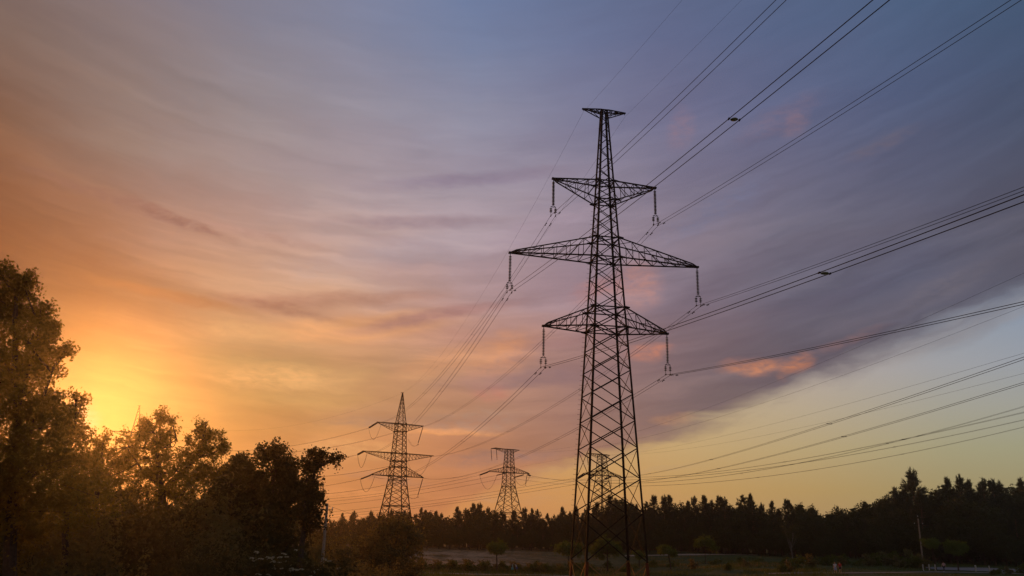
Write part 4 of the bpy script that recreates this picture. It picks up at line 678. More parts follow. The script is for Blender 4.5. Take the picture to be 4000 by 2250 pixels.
p = onp(b4, .62, (-7.5, 0, 23.8+o4)); tension(p, start('left from left arm tip of the pylon'), 'tension insulator on the left arm tip of the %s' % a4)
tension(onp(b4, .62, (-3, 0, 23.8+o4)), start('left from the body of the pylon'), 'tension insulator under the left arm of the %s' % a4)
tension(onp(b4, .62, (3.6, 0, 23.8+o4)), start('left from right arm of the pylon'), 'tension insulator under the right arm of the %s' % a4)
p = onp(b4, .62, (7.8, 0, 23.7+o4)); tension(p, start('right from right arm tip of the pylon'), 'short tension insulator at the right arm tip of the %s' % a4)
hang(onp(b4, .62, (7.0, 0, 23.7+o4)), 3., 'insulator hanging near the right arm tip of the %s' % a4)
hang(onp(b4, .62, (3.6, 0, 23.7+o4)), 3., 'insulator hanging midway along the right arm of the %s' % a4)
hang(onp(b4, .62, (-5.9, 0, 30+o4)), 3.2, 'insulator hanging from the left end of the top beam of the %s' % a4, (.3, 0))

# ------------------------------------------------------------------ foliage helpers
def leaf_arrays(C, spread, per, size, rnd, flat=0., up=0., stretch=1.):
    """quads scattered round the cluster centres C"""
    K = len(C); N = K*per
    c = np.repeat(C, per, 0) + rnd.normal(0, 1, (N, 3))*np.repeat(np.atleast_1d(spread) if np.ndim(spread) else np.full(K, spread), per)[:, None]*(1, 1, 1-flat)
    n = rnd.normal(0, 1, (N, 3)); n[:, 2] += up; n /= np.linalg.norm(n, axis=1)[:, None]
    t = rnd.normal(0, 1, (N, 3)); t -= n*(t*n).sum(1)[:, None]; t /= np.linalg.norm(t, axis=1)[:, None]; b = np.cross(n, t)
    s = size*rnd.uniform(.45, 1.6, N)[:, None]
    t = t*s*.5*stretch; b = b*s*.32
    return np.stack([c-t, c+b-t*.1, c+t, c-b-t*.1], 1).reshape(-1, 3)
def quads(name, V, material, parent=None):
    V = np.asarray(V, np.float32); n = len(V)//4
    me = bpy.data.meshes.new(name); me.vertices.add(n*4); me.vertices.foreach_set('co', V.ravel())
    me.loops.add(n*4); me.loops.foreach_set('vertex_index', np.arange(n*4, dtype=np.int32))
    me.polygons.add(n); me.polygons.foreach_set('loop_start', np.arange(0, n*4, 4, dtype=np.int32)); me.polygons.foreach_set('loop_total', np.full(n, 4, np.int32))
    me.update(calc_edges=True); me.materials.append(M[material])
    o = bpy.data.objects.new(name, me); col.objects.link(o)
    if parent: o.parent = parent
    return o
def lobe_clusters(l, dens, rnd, fr=.42, depth=.9):
    x, y, z, rx, rz = l; n = max(4, int(dens*math.pi*rx*rz))
    d = rnd.normal(0, 1, (n, 3)); d /= np.linalg.norm(d, axis=1)[:, None]
    r = rnd.uniform(0, 1, n)**fr
    # uneven outline: radius modulated by direction
    ph = rnd.uniform(0, 6.3, 4)
    k = 1 + .16*np.sin(3*d[:, 0]*2+ph[0]) + .14*np.sin(5*d[:, 2]*2+ph[1]) + .10*np.sin(9*d[:, 0]+7*d[:, 2]+ph[2])
    out = rnd.uniform(0, 1, n) < .13; r = np.where(out, rnd.uniform(1.0, 1.32, n), r)
    P = d*(r*k)[:, None]*(rx, rx*depth, rz)
    return P + (x, y, z)
def big_tree(key, label, dens, per, spread, size, material, barkm='bark', cat='tree', group='trees and thicket on the left', twigs=True):
    rnd = np.random.RandomState(abs(hash(key)) % 1000 if False else sum(map(ord, key)))
    ls = LOBES[key]; br = BRANCH[key]
    b0 = br[0][0][0] if key != 'fork' else br[2][0][0]
    bx, by = b0[0], b0[1]; base = Vector((bx, by, gz(bx, by)-.05))
    root = empty('tree', base); tag(root, label, cat, group)
    mb = MB()
    for pts, r0, r1 in br:
        P = [Vector(p) for p in pts]; Q = []
        for i in range(len(P)-1):
            for j in range(5):
                t = j/5; q = P[i].lerp(P[i+1], t); q += Vector((mnoise.noise(q*.7), mnoise.noise(q*.7+Vector((9, 9, 9))), 0))*min(.25, r0); Q.append(q)
        Q.append(P[-1]); Q = [q if q.z > base.z-1 else Vector((q.x, q.y, base.z-1)) for q in Q]
        n = len(Q); mb.tube([q-base for q in Q], [r0+(r1-r0)*i/(n-1) for i in range(n)], 7)
    main = [Vector(p) for p in br[0][0]]
    def near_main(q):
        best = None
        for pts, r0, r1 in br:
            for a, b in zip(pts, pts[1:]):
                a = Vector(a); b = Vector(b)
                t = max(0, min(1, (q-a).dot(b-a)/max((b-a).length_squared, 1e-6))); c = a.lerp(b, t)
                d_ = (c-q).length + (0 if c.z < q.z-.3 else 1.5)
                if best is None or d_ < best[0]: best = (d_, c)
        return best[1]
    CC = []
    for l in ls:
        C = lobe_clusters(l, dens, rnd); CC.append(C)
        lc = Vector(l[:3]); a = near_main(lc - Vector((0, 0, l[4]*.8))); mid = a.lerp(lc, .5)-Vector((0, 0, .1*l[4]))
        mb.tube([a-base, mid-base, lc-base], [.07, .045, .025], 5)
        if twigs:
            for j in range(0, len(C), max(1, len(C)//14)):
                e = Vector(C[j]); m_ = lc.lerp(e, .5)+Vector((0, 0, .05)); mb.tube([lc-base, m_-base, e-base], [.022, .014, .006], 4, False)
    mb.build('trunk', barkm, root)
    C = np.concatenate(CC)
    C = C[np.array([mnoise.noise(Vector(c)*1.15) > -.16 for c in C])]-np.array(base)
    quads('crown', leaf_arrays(C, spread, per, size, rnd), material, root)
    return root
big_tree('big', 'tallest broadleaf tree at the left edge of the picture', 38, 32, .14, .13, 'leaf_big')
big_tree('side', 'lower broadleaf tree leaning out right of the tallest one at the left edge', 26, 32, .15, .13, 'leaf_big')
big_tree('bay', 'small broadleaf tree left of the hidden pointed pylon', 22, 28, .17, .15, 'leaf_big')
big_tree('pop', 'tall open poplar with upright trunk in front of the left pylon', 19, 28, .155, .15, 'leaf_big')
big_tree('fork', 'open tree on a slanting forked limb right of the tall poplar', 19, 28, .155, .15, 'leaf_big')
big_tree('dense', 'dense rounded tree with a full dark crown right of the forked tree', 30, 32, .16, .16, 'leaf_bush')
big_tree('lean', 'tree whose crown reaches out to the right, beside the left utility pole', 26, 30, .14, .14, 'leaf_bush')
big_tree('spruce', 'pointed crown between the forked tree and the dense rounded tree', 30, 28, .15, .15, 'leaf_bush')
big_tree('willow', 'olive willow bush in front of the legs of the pointed pylon', 9, 20, .33, .24, 'leaf_willow')

# ------------------------------------------------------------------ pines
def pine_proto(seed, H=12., wide=.25, bare=.2, leaders=3):
    rnd = np.random.RandomState(seed); root = empty('pine_tree')
    mb = MB(); lean = rnd.uniform(-.3, .3, 2)
    ax_ = lambda h: Vector((lean[0]*h+.12*math.sin(h*7+seed), lean[1]*h, H*h))
    mb.tube([ax_(h) for h in np.linspace(-.02, .97, 10)], [.17*(1-.85*h) for h in np.linspace(0, 1, 10)], 6)
    C = []; D = []
    h = bare
    while h < .985:
        rr = wide*H*min(1., ((1-h)/(1-.38))**.85)*(1 if h > .36 else .75+.25*(h-bare)/(.36-bare+1e-6))
        for k in range(rnd.randint(4, 7)):
            a = rnd.uniform(0, 6.283); L = rr*rnd.uniform(.45, 1.15); rise = L*rnd.uniform(.15, .55)
            p0 = ax_(h); p1 = p0 + Vector((math.cos(a)*L*.6, math.sin(a)*L*.6, rise*.25)); p2 = p0 + Vector((math.cos(a)*L, math.sin(a)*L, rise))
            mb.tube([p0, p1, p2], [.035, .02, .01], 3, False)
            for t in np.linspace(.35, 1., max(2, int(L/.33))):
                q = p1.lerp(p2, (t-.5)*2) if t > .5 else p0.lerp(p1, t*2)
                for u in range(2):
                    C.append(q + Vector(rnd.normal(0, .1+.06*(L*.3), 3))); D.append(Vector((math.cos(a)*.5, math.sin(a)*.5, .75)))
        h += rnd.uniform(.028, .045)
    for k in range(leaders):
        a = rnd.uniform(0, 6.28); r0 = rnd.uniform(.2, .9) if k else 0; q = ax_(.93)+Vector((math.cos(a)*r0, math.sin(a)*r0, -r0*.5))
        for t in np.linspace(0, 1, 8): C.append(q+Vector((0, 0, t*H*.095))); D.append(Vector((0, 0, 1)))
    C = np.array(C); D = np.array(D); per = 9; N = len(C)*per
    c = np.repeat(C, per, 0)+rnd.normal(0, .06, (N, 3)); d = np.repeat(D, per, 0)+rnd.normal(0, .5, (N, 3)); d /= np.linalg.norm(d, axis=1)[:, None]
    n = rnd.normal(0, 1, (N, 3)); b = np.cross(d, n); b /= np.linalg.norm(b, axis=1)[:, None]
    L = rnd.uniform(.25, .5, (N, 1)); wv = .075
    V = np.stack([c-b*wv*.5, c+b*wv*.5, c+d*L+b*wv*.2, c+d*L-b*wv*.2], 1)
    mb.build('trunk', 'pinebark', root); quads('crown', V.reshape(-1, 3), 'leaf_pine', root); return root
def dec_proto(seed, H=10., w=.34, leaf=.30, dens=1.0, material='leaf_dec', name='broadleaf_tree', base=.14):
    rnd = np.random.RandomState(seed); root = empty(name); mb = MB()
    P = [Vector((.1*math.sin(h*5+seed), .1*math.cos(h*4), H*h)) for h in np.linspace(-.02, .8, 7)]
    mb.tube(P, [.18*(1-.75*i/6) for i in range(7)], 6); CC = []
    nl = 17
    for i in range(nl):
        h = base+.12+(.92-base-.12)*((i+.5)/nl); a = i*2.4+rnd.uniform(-.5, .5)
        env = w*H*math.sin(math.pi*min(1, (h-base+.12)/(1.06-base)))**.6
        rr = env*rnd.uniform(.35, .8); rl = env*rnd.uniform(.34, .55)
        c = (math.cos(a)*rr*.8, math.sin(a)*rr*.8, H*h*rnd.uniform(.96, 1.03))
        mb.tube([P[min(6, int(h*5))], Vector(c)*.5+P[min(6, int(h*5))]*.5-Vector((0, 0, .2)), Vector(c)], [.06, .04, .02], 4, False)
        CC.append(lobe_clusters((*c, rl, rl*.8), 5.5*dens, rnd, .5))
    C = np.concatenate(CC); s = H/10
    mb.build('trunk', 'bark', root); quads('crown', leaf_arrays(C, .24*s, 15, leaf*s, rnd), material, root); return root
pines = [pine_proto(1, wide=.27), pine_proto(2, wide=.24, leaders=4), pine_proto(3, wide=.30, bare=.25, leaders=3), pine_proto(4, wide=.26, bare=.12, leaders=5)]
decs = [dec_proto(11), dec_proto(12, w=.38), dec_proto(13, w=.3)]
protos = pines + decs
def place(proto, x, y, h, H, label, cat, group, sx=1.):
    s = h/H; c = copy_thing(proto, (x, y, gz(x, y)-.08), random.uniform(0, 6.28), (s*sx, s*sx, s)); tag(c, label, cat, group); return c
def region(px):
    if px < -30: return 'behind the left thicket'
    return ''
def bearing_px(x, y): return 2000+3192.5*x/(y*.958)
def zone(x, y):
    b = bearing_px(x, y)
    for lim, t in ((1250, 'beyond the left thicket'), (1560, 'beside the pointed pylon'), (1900, 'behind the sandy slope'), (2220, 'behind the two friends on the path'), (2560, 'behind the legs of the nearest pylon'), (3000, 'right of the nearest pylon'), (3400, 'behind the pair walking on the path'), (9999, 'behind the striped bollards')):
        if b < lim: return t
special = {}
used = {}
for i, (x, y, h) in enumerate(TOPS):
    b = bearing_px(x, y)
    isdec = 3150 < b < 3520 or (1480 < b < 1640 and i % 2) or (i % 7 == 3)
    if isdec and not (3535 < b < 3580): place(decs[i % 3], x, y, h*.99, 9.9, 'broadleaf treetop of the wood %s' % zone(x, y), 'tree', 'broadleaf trees of the far tree line', 1.)
    else:
        lab = 'pine in the tree line %s' % zone(x, y)
        big = i == TOPS.index(max((q for q in TOPS if 3520 < bearing_px(q[0], q[1]) < 3610), key=lambda q: q[2]))
        c = place(pines[2 if big else i % 4], x, y, h, 12.0, 'tallest pine, rising alone above the wood on the right' if big else lab, 'pine', 'pines of the far tree line', 1.3 if big else random.uniform(.9, 1.15))
        if big: del c['group']
rnd = np.random.RandomState(77)
TX = np.array([bearing_px(a, b) for a, b, c in TOPS]); TD = np.array([b for a, b, c in TOPS]); THh = np.array([c for a, b, c in TOPS])
o_ = np.argsort(TX); TX, TD, THh = TX[o_], TD[o_], THh[o_]
def local(px): return float(np.interp(px, TX, TD)), float(np.interp(px, TX, THh))
for row, (dD, lo, hi, step) in enumerate(((-9, .6, .86, 42), (12, .88, 1.0, 40), (-16, .32, .55, 40), (20, .4, .55, 30))):
    px = 1240 + row*13
    while px < 4120:
        D, hh = local(px); D += dD + rnd.uniform(-3, 3)
        if row == 2 and px > 1500 and px < 2250 and rnd.rand() < .0: px += step; continue
        x = (px-2000)*D*.958/3192.5; h = hh*rnd.uniform(lo, hi)
        k = rnd.randint(0, 3)
        if row >= 2: place(decs[k], x, D, max(3., h), 9.9, 'low bushy tree edging the wood %s' % zone(x, D), 'tree', 'undergrowth trees at the edge of the wood', 1.35)
        elif rnd.rand() < (.62 if row == 0 else .5): place(decs[k], x, D, h, 9.9, 'broadleaf tree inside the wood %s' % zone(x, D), 'tree', 'broadleaf trees of the wood', 1.1)
        else: place(pines[rnd.randint(0, 4)], x, D, h, 12., 'dark pine within the wood %s' % zone(x, D), 'pine', 'pines of the wood', 1.1)
        px += step*rnd.uniform(.8, 1.2)
for k in range(26):      # the wood goes on behind the thicket on the left
    px = -60 + k*52; D = 225+rnd.uniform(-12, 12); x = (px-2000)*D*.958/3192.5
    place(pines[k % 4] if k % 3 else decs[k % 3], x, D, rnd.uniform(9, 12), 12. if k % 3 else 9.9, 'dark tree of the wood seen through the thicket on the left', 'tree', 'wood behind the left thicket', 1.2)

UNDER = []
px = 1270.
while px < 4100:
    D, hh = local(px); D += 2; UNDER.append(((px-2000)*D*.958/3192.5, D)); px += 27
# ------------------------------------------------------------------ thicket on the left
def bush_proto(seed, Rr, Hh, leaf, dens, per, material, name='bush'):
    rnd = np.random.RandomState(seed); root = empty(name); CC = []; mb = MB()
    for i in range(9):
        a = rnd.uniform(0, 6.28); r = Rr*rnd.uniform(.1, .62); rl = Rr*rnd.uniform(.32, .5); z = Hh*rnd.uniform(.18, .8)
        c = (math.cos(a)*r, math.sin(a)*r, z); CC.append(lobe_clusters((*c, rl, min(rl, Hh*.24)), dens, rnd, .5))
        mb.tube([Vector((c[0]*.15, c[1]*.15, -.1)), Vector((c[0]*.6, c[1]*.6, z*.5)), Vector(c)], [.05*Hh/5, .035*Hh/5, .012], 5)
    C = np.concatenate(CC); C[:, 2] = np.maximum(C[:, 2], .1)
    mb.build('stem', 'bark', root); quads('foliage', leaf_arrays(C, .16*math.sqrt(Rr/2.6), per, leaf, rnd), material, root); return root
thick = [bush_proto(21, 3.2, 6.2, .15, 13, 20, 'leaf_bush'), bush_proto(22, 2.8, 6.8, .15, 13, 20, 'leaf_bush'), bush_proto(23, 3.4, 5.4, .14, 14, 20, 'leaf_willow')]
TS = [ # x, y, height: set where the thicket stands
 (-27, 42, 6.6), (-23, 44, 6.8), (-19.5, 46, 7.4), (-16.5, 44, 6.2), (-22, 37, 5.4), (-17.5, 38, 5.2), (-26, 36, 5.6), (-15.0, 47.5, 5.0),
 (-31, 52, 8.2), (-26.5, 55, 8.6), (-22, 56, 8.8), (-18.5, 57, 9.4), (-15.2, 53, 7.4), (-13.2, 54, 5.4), (-29, 62, 9.2), (-24, 66, 9.2),
 (-12.6, 62, 4.9), (-9.8, 66, 4.6), (-15.5, 51, 7.2), (-12.6, 51.5, 4.9), (-30, 46, 7.6), (-34, 57, 9.4), (-9.2, 52, 4.6), (-20, 50, 8.2),
 (-17, 54, 9.0), (-16.0, 56, 8.4), (-19.6, 55, 9.3), (-22.4, 52, 9.1), (-25.5, 49, 8.8), (-28.5, 48, 9.0), (-18.2, 61, 9.2), (-24, 60, 9.6), (-20.5, 62, 9.6),
 (-16.3, 71, 4.5), (-13, 73, 4.2), (-22.2, 70, 8.6), (-10.5, 80, 5.2), (-12.5, 88, 5.4), (-15.5, 92, 6.2), (-18, 84, 6.6), (-9.2, 74, 4.5),
 (-15.6, 42, 4.6), (-8.0, 50, 3.4), (-8.6, 60, 4.6), (-14.8, 104, 5.2), (-17.6, 112, 6.2), (-20.5, 100, 6.8), (-12.2, 97, 3.6), (-11.2, 105, 2.6)]
side_w = lambda x, y: bearing_px(x, y)
for i, (x, y, h) in enumerate(sorted(TS, key=lambda q: q[1])):
    p = thick[i % 3]; H0 = (6.2, 6.8, 5.4)[i % 3]; s = h/H0
    c = copy_thing(p, (x, y, gz(x, y)-.1), i*1.7, (s*1.02, s*1.02, s))
    b = side_w(x, y); where = 'under the tallest tree at the left edge' if b < 500 else 'below the tall poplar and forked tree' if b < 950 else 'left of the utility pole in the thicket' if b < 1300 else 'between the utility pole and the sandy slope'
    tag(c, 'dark leafy bush of the thicket %s' % where, 'bush', 'bushes of the left thicket')
for i, (x, y) in enumerate(UNDER):
    s = .48+.12*math.sin(i*1.7); c = copy_thing(thick[i % 2], (x, y, gz(x, y)-.15), i*2.3, (s*.95, s*.95, s)); tag(c, 'low bush at the foot of the wood %s' % zone(x, y), 'bush', 'bushes along the foot of the wood')
# flowering elder
root = bush_proto(31, 3.0, 5.0, .15, 15, 22, 'leaf_bush', 'elder_bush'); root.location = (-11.0, 44, gz(-11, 44)); root.scale = (1.45, 1.0, 1.15)
tag(root, 'elder bush dotted with flat cream flower heads at the bottom edge', 'bush')
fol = [c for c in root.children if c.name.startswith('foliage')][0]
vz = np.zeros(len(fol.data.vertices)*3, np.float32); fol.data.vertices.foreach_get('co', vz); vz = vz.reshape(-1, 3)
top = vz[(vz[:, 2] > 4.0) & (vz[:, 1] < .9)]; rf = np.random.RandomState(4); f0 = None
for k in range(34):
    p = top[rf.randint(len(top))]
    if f0 is None:
        V = []; Fq = MB()
        for j in range(26):
            a = rf.uniform(0, 6.28); r = .11*math.sqrt(rf.rand()); Fq.ball((math.cos(a)*r, math.sin(a)*r, .03-r*r*2), .017, n=5, k=3)
        Fq.beam((0, 0, -.03), (0, 0, .02), .008); f0 = Fq.build('flower_head', 'flower', root); c = f0
    else:
        c = f0.copy(); col.objects.link(c); c.parent = root
    c.location = (p[0], p[1]-.1, p[2]+.1); s = rf.uniform(.7, 1.25); c.scale = (s, s, s); c.rotation_euler = (rf.uniform(-.3, .5), rf.uniform(-.3, .3), 0)

# ------------------------------------------------------------------ young trees on the meadow
def young(seed, H, Rr, hz, label, x, y, leaf=.23, dens=17, lean=0., thin=False, group='young round headed trees on the meadow', bark='bark', cat='tree'):
    """trunk with a flattish umbrella crown; hz = height of the crown centre as a share of H"""
    rnd = np.random.RandomState(seed); root = empty('young_tree', (x, y, gz(x, y)-.05)); mb = MB()
    c0 = Vector((lean, 0, H*hz)); tr = [Vector((0, 0, -.1)), Vector((lean*.1, 0, H*.25)), Vector((lean*.5, 0, H*(hz-.18))), c0]
    mb.tube(tr, [.15, .12, .10, .05] if not thin else [.07, .06, .05, .03], 7); CC = []
    for i in range(9):
        a = i*2.4; r = Rr*(.25+.42*rnd.rand()); rl = Rr*rnd.uniform(.3, .48)
        c = Vector((c0.x+math.cos(a)*r, math.sin(a)*r, c0.z+H*rnd.uniform(-.07, .13)-(.1*H if r > .55*Rr else 0)))
        mb.tube([tr[2], tr[2].lerp(c, .6)-Vector((0, 0, .1)), c], [.05, .035, .015], 5, False)
        CC.append(lobe_clusters((*c, rl, rl*.72), dens, rnd, .5))
    mb.build('trunk', bark, root); quads('crown', leaf_arrays(np.concatenate(CC), .15, 18, leaf, rnd), 'leaf_young', root)
    tag(root, label, cat, group); return root
young(41, 5.6, 2.35, .74, 'round headed young tree left of the two friends, its bare trunk dark', -1.5, 159, lean=-.25)
young(42, 5.8, 2.9, .66, 'broad young tree half hidden by the left legs of the nearest pylon', 12.2, 166)
young(43, 6.6, 3.6, .66, 'broadest young tree seen through the legs of the nearest pylon', 19.6, 165)
young(44, 3.7, 1.5, .62, 'small young tree beside the right legs of the nearest pylon', 26.9, 172.8)
young(45, 4.8, 2.0, .74, 'compact young tree just right of the nearest pylon', 31.2, 162.5, lean=-.7)
young(46, 5.4, 3.0, .74, 'wide thin young tree on a slender stem, second right of the pylon', 40.5, 174, dens=7, thin=True)
young(47, 5.6, 2.0, .8, 'round young tree leaning left beside the third striped bollard', 78.9, 157.5, lean=-.55)
young(48, 5.2, 2.5, .74, 'bright round young tree between the two sets of striped bollards', 82.6, 156.8)
# slender birch
def birch(x, y, H, label):
    rnd = np.random.RandomState(9); root = empty('birch_tree', (x, y, gz(x, y)-.05)); mb = MB()
    mb.tube([(0, 0, -.1), (-.1, 0, H*.3), (-.2, 0, H*.45)], [.12, .10, .08], 6); CC = []
    for i in range(10):
        a = i*2.4; r = .25*H*rnd.uniform(.2, 1); e = Vector((math.cos(a)*r, math.sin(a)*r*.8, H*rnd.uniform(.66, .97))); s = Vector((-.12, 0, H*rnd.uniform(.22, .42)))
        mb.tube([s, s.lerp(e, .5)+Vector((0, 0, -.1)), e], [.06, .035, .012], 5, False); CC.append(lobe_clusters((*e, .95, .9), 5, rnd, .5))
    mb.build('trunk', 'birchbark', root); quads('crown', leaf_arrays(np.concatenate(CC), .2, 12, .2, rnd), 'leaf_dec', root); tag(root, label, 'birch'); return root
birch(57.9, 173, 7.6, 'slender birch with pale forking stems right of the lone walker in dark clothes')

# ------------------------------------------------------------------ shrubs, meadow, grass
shr = [bush_proto(51, 1.3, 1.3, .2, 12, 12, 'leaf_grassy', 'shrub'), bush_proto(52, 1.5, 1.0, .2, 12, 12, 'leaf_grassy', 'shrub'), bush_proto(53, 1.2, 1.5, .2, 9, 12, 'leaf_willow', 'shrub')]
rnd = np.random.RandomState(8); SH = []
for k in range(52): SH.append((-32+k*.95+rnd.uniform(-.4, .4), 160+rnd.uniform(-1.8, 2.5), rnd.uniform(.95, 1.45), 'low green shrub in the hedge line behind the narrow path'))
for k in range(14): SH.append((-30+k*3.3+rnd.uniform(-1, 1), 166+rnd.uniform(-1, 4), rnd.uniform(.6, 1.2), 'low shrub at the lower edge of the sandy slope'))
for k in range(12): SH.append((62+k*1.7, 168+rnd.uniform(-3, 3), rnd.uniform(1.2, 2.3), 'bushy green shrub in the row left of the leaning utility pole'))
for (x, y, s) in ((81.5, 143.6, .7), (84.6, 147, 1.0), (85.6, 146.4, .9), (90.5, 150, 1.35), (92.3, 149.6, 1.1), (46.6, 141, 1.2), (45.2, 140, 1.1)): SH.append((x, y, s, 'grassy shrub in front of the grey path on the right'))
for (x, y, s) in ((53.5, 157, 1.9), (55.4, 155.5, 1.6), (51.8, 158, 1.3)): SH.append((x, y, s, 'rounded dark bush beside the lone walker in dark clothes'))
for k in range(16): SH.append((14+k*3.1+rnd.uniform(-1, 1), 150+rnd.uniform(0, 30), rnd.uniform(.7, 1.4), 'scattered meadow shrub around the nearest pylon'))
for (x, y, s) in ((79.6, 163.6, 1.75), (78.2, 163.2, 1.6), (76.6, 164, 1.7), (74.9, 163.5, 1.5)): SH.append((x, y, s, 'leafy shrub hiding the foot of the leaning utility pole'))
for i, (x, y, s, lb) in enumerate(SH):
    c = copy_thing(shr[i % 3], (x, y, gz(x, y)-.08), i*2.1, (s*1.05, s*1.05, s)); tag(c, lb, 'shrub', 'low shrubs of the meadow')
def remove_tree(o):
    for ch in list(o.children): remove_tree(ch)
    bpy.data.objects.remove(o)
for p in protos + thick + shr: remove_tree(p)
def grass(name, n, xr, yr, L, label, material, seed, keep=None):
    rnd = np.random.RandomState(seed); x = rnd.uniform(*xr, n); y = rnd.uniform(*yr, n)
    nz = np.array([mnoise.noise(Vector((a*.12, b*.18, 3.3))) for a, b in zip(x, y)]); m_ = nz > -.12
    if keep: m_ &= np.array([keep(a, b) for a, b in zip(x, y)])
    x, y, nz = x[m_], y[m_], nz[m_]
    z = np.array([gz(a, b) for a, b in zip(x, y)])-.03; n = len(x)
    c = np.stack([x, y, z], 1); a = rnd.uniform(0, 6.28, n); b = np.stack([np.cos(a), np.sin(a), 0*a], 1)*.035
    L = L*np.where((x > 55) & (y > 130), .35, 1.)
    d = np.stack([rnd.normal(0, .25, n), rnd.normal(0, .25, n), np.ones(n)], 1)*((L*rnd.uniform(.5, 1.2, n)*(.8+nz)))[:, None]
    V = np.stack([c-b, c+b, c+d+b*.3, c+d-b*.3], 1).reshape(-1, 3)
    o = quads(name, V, material); tag(o, label, 'grass', kind='stuff')
off_path = lambda a, b: not (abs(b-149.4) < 1.5 and a < 12) and not (a > 40 and abs(b-np.interp(a, [42, 53, 76, 96, 130], [138, 136, 148, 150, 150])) < 1.8) and not (a > 78 and 157 < b < 169)
grass('grass', 52000, (-36, 105), (126, 182), .55, 'rough green grass and weeds across the meadow', 'leaf_grassy', 1, lambda a, b: off_path(a, b) and not (-30 < a < 6 and b > 166))
grass('dry_grass', 42000, (-34, 60), (146, 244), .42, 'thin dry straw coloured grass on the sandy slope and path edges', 'leaf_dry', 2, lambda a, b: off_path(a, b) and mnoise.noise(Vector((a*.07, b*.1, 9))) > 0.02)

# ------------------------------------------------------------------ utility poles
def upole(x, y, h, label, arm_top=False, lamp=False):
    root = empty('utility_pole', (x, y, gz(x, y)-.1)); tag(root, label, 'pole')
    mb = MB(); mb.tube([(0, 0, 0), (0, 0, h)], [.17, .11], 10); mb.build('post', 'pole', root)
    mb = MB()
    if arm_top: mb.beam((-.9, 0, h-1.05), (.9, 0, h-1.05), .09); mb.beam((0, 0, h-.3), (0, 0, h+.35), .05)
    else: mb.beam((-.55, 0, h-.55), (.55, 0, h-.55), .08)
    mb.build('crossarm', 'steel', root); i0 = None
    for px, pz in (((-.8, h-1.0), (.8, h-1.0), (0, h+.35)) if arm_top else ((-.48, h-.5), (.48, h-.5))):
        if i0 is None:
            mb = MB(); mb.lathe((0, 0, 0), [(.02, 0), (.05, .03), (.06, .08), (.04, .11), (.055, .15), (.03, .2)], 8); i0 = mb.build('insulator', 'bol_white', root); c = i0
        else: c = i0.copy(); col.objects.link(c); c.parent = root
        c.location = (px, 0, pz)
    return root
upole(80.25, 165, 11.5-ground_z(80.3, 165)+.1, 'leaning pale utility pole with a crossarm in front of the wood, right', True)
lp = upole(-15.9, 75, 9.3, 'pale concrete utility pole rising out of the thicket on the left')
mb = MB(); mb.tube([(0, 0, 9.0), (-.35, 0, 9.45), (-.9, 0, 9.6), (-1.5, 0, 9.55)], .045, 6); mb.beam((-1.85, 0, 9.5), (-1.4, 0, 9.55), .18, .1); mb.build('lamp_arm', 'steel', lp)
def low_wire(a, b, sag, label):
    a = Vector(a); b = Vector(b); mb = MB(); mb.tube([a.lerp(b, i/24)-Vector((0, 0, sag*4*(i/24)*(1-i/24)))-a for i in range(25)], .012, 4, False)
    o = mb.build('cable', 'wire_far'); o.location = a; tag(o, label, 'cable', 'low cables on the utility poles')
low_wire((79.45, 165, 10.6), (14, 170, 7.8), 1.2, 'low cable from the left insulator of the leaning utility pole, running left')
low_wire((80.25, 165, 12.0), (16, 173, 9.2), 1.2, 'low cable from the top of the leaning utility pole, running left')
low_wire((81.05, 165, 10.6), (112, 152, 8.6), .9, 'low cable from the right insulator of the leaning utility pole, running right')
low_wire((-15.4, 75, 8.9), (-10, 190, 8.2), 1.6, 'low cable from the left utility pole towards the middle of the wood')

# ------------------------------------------------------------------ striped bollards
def bollard(x, y, label, first=[None]):
    if first[0] is None:
        root = empty('bollard', (x, y, gz(x, y)-.02)); mb = MB(); mb.lathe((0, 0, 0), [(.13, 0), (.13, .06), (.10, .1), (.10, 1.0), (.08, 1.05), (.03, 1.08)], 12); mb.build('post', 'bol_white', root)
        for k in range(5):      # slanting black bands
            mb = MB(); n = 16; z0 = .14+k*.19
            for a in range(n+1):
                t = 2*math.pi*a/n; zz = z0 + .07*math.cos(t)
                for dz, r_ in ((0, .1035), (.085, .1035)): mb.v.append(Vector((r_*math.cos(t), r_*math.sin(t), zz+dz)))
            for a in range(n): mb.f.append((a*2, a*2+2, a*2+3, a*2+1))
            mb.build('stripe', 'bol_black', root)
        first[0] = root; r = root
    else: r = copy_thing(first[0], (x, y, gz(x, y)-.02))
    tag(r, label, 'bollard', 'striped bollards along the road'); return r
for (x, y), lb in zip(((74.8, 154.0), (76.2, 154.6), (77.6, 155.2)), ('leftmost', 'middle', 'rightmost')): bollard(x, y, 'black and white striped bollard, %s of the three left of the walking man' % lb)
for (x, y), lb in zip(((85.4, 156.2), (86.7, 158.4), (86.8, 154.2)), ('leftmost', 'middle', 'rightmost')): bollard(x, y, 'black and white striped bollard, %s of the three right of the walking man' % lb)

# ------------------------------------------------------------------ bench on the slope
M['wood'] = mat('old_bench_wood', (.16, .09, .05), .8, 0, (.09, .05, .03), 5.)
bx, by = -22.6, 198; br_ = empty('bench', (bx, by, gz(bx, by)), .1); tag(br_, 'dark wooden bench at the top of the sandy slope', 'bench')
mb = MB(); mb.beam((-1.5, 0, .48), (1.5, 0, .48), .42, .07, (0, 0, 1)); mb.build('seat', 'wood', br_)
mb = MB(); mb.beam((-1.5, .22, .85), (1.5, .22, .85), .05, .2, (0, 0, 1)); mb.build('backrest', 'wood', br_)
for s_ in (-1, 1):
    mb = MB(); mb.beam((s_*1.2, 0, 0), (s_*1.2, 0, .45), .12, .36); mb.build('leg', 'concrete', br_)

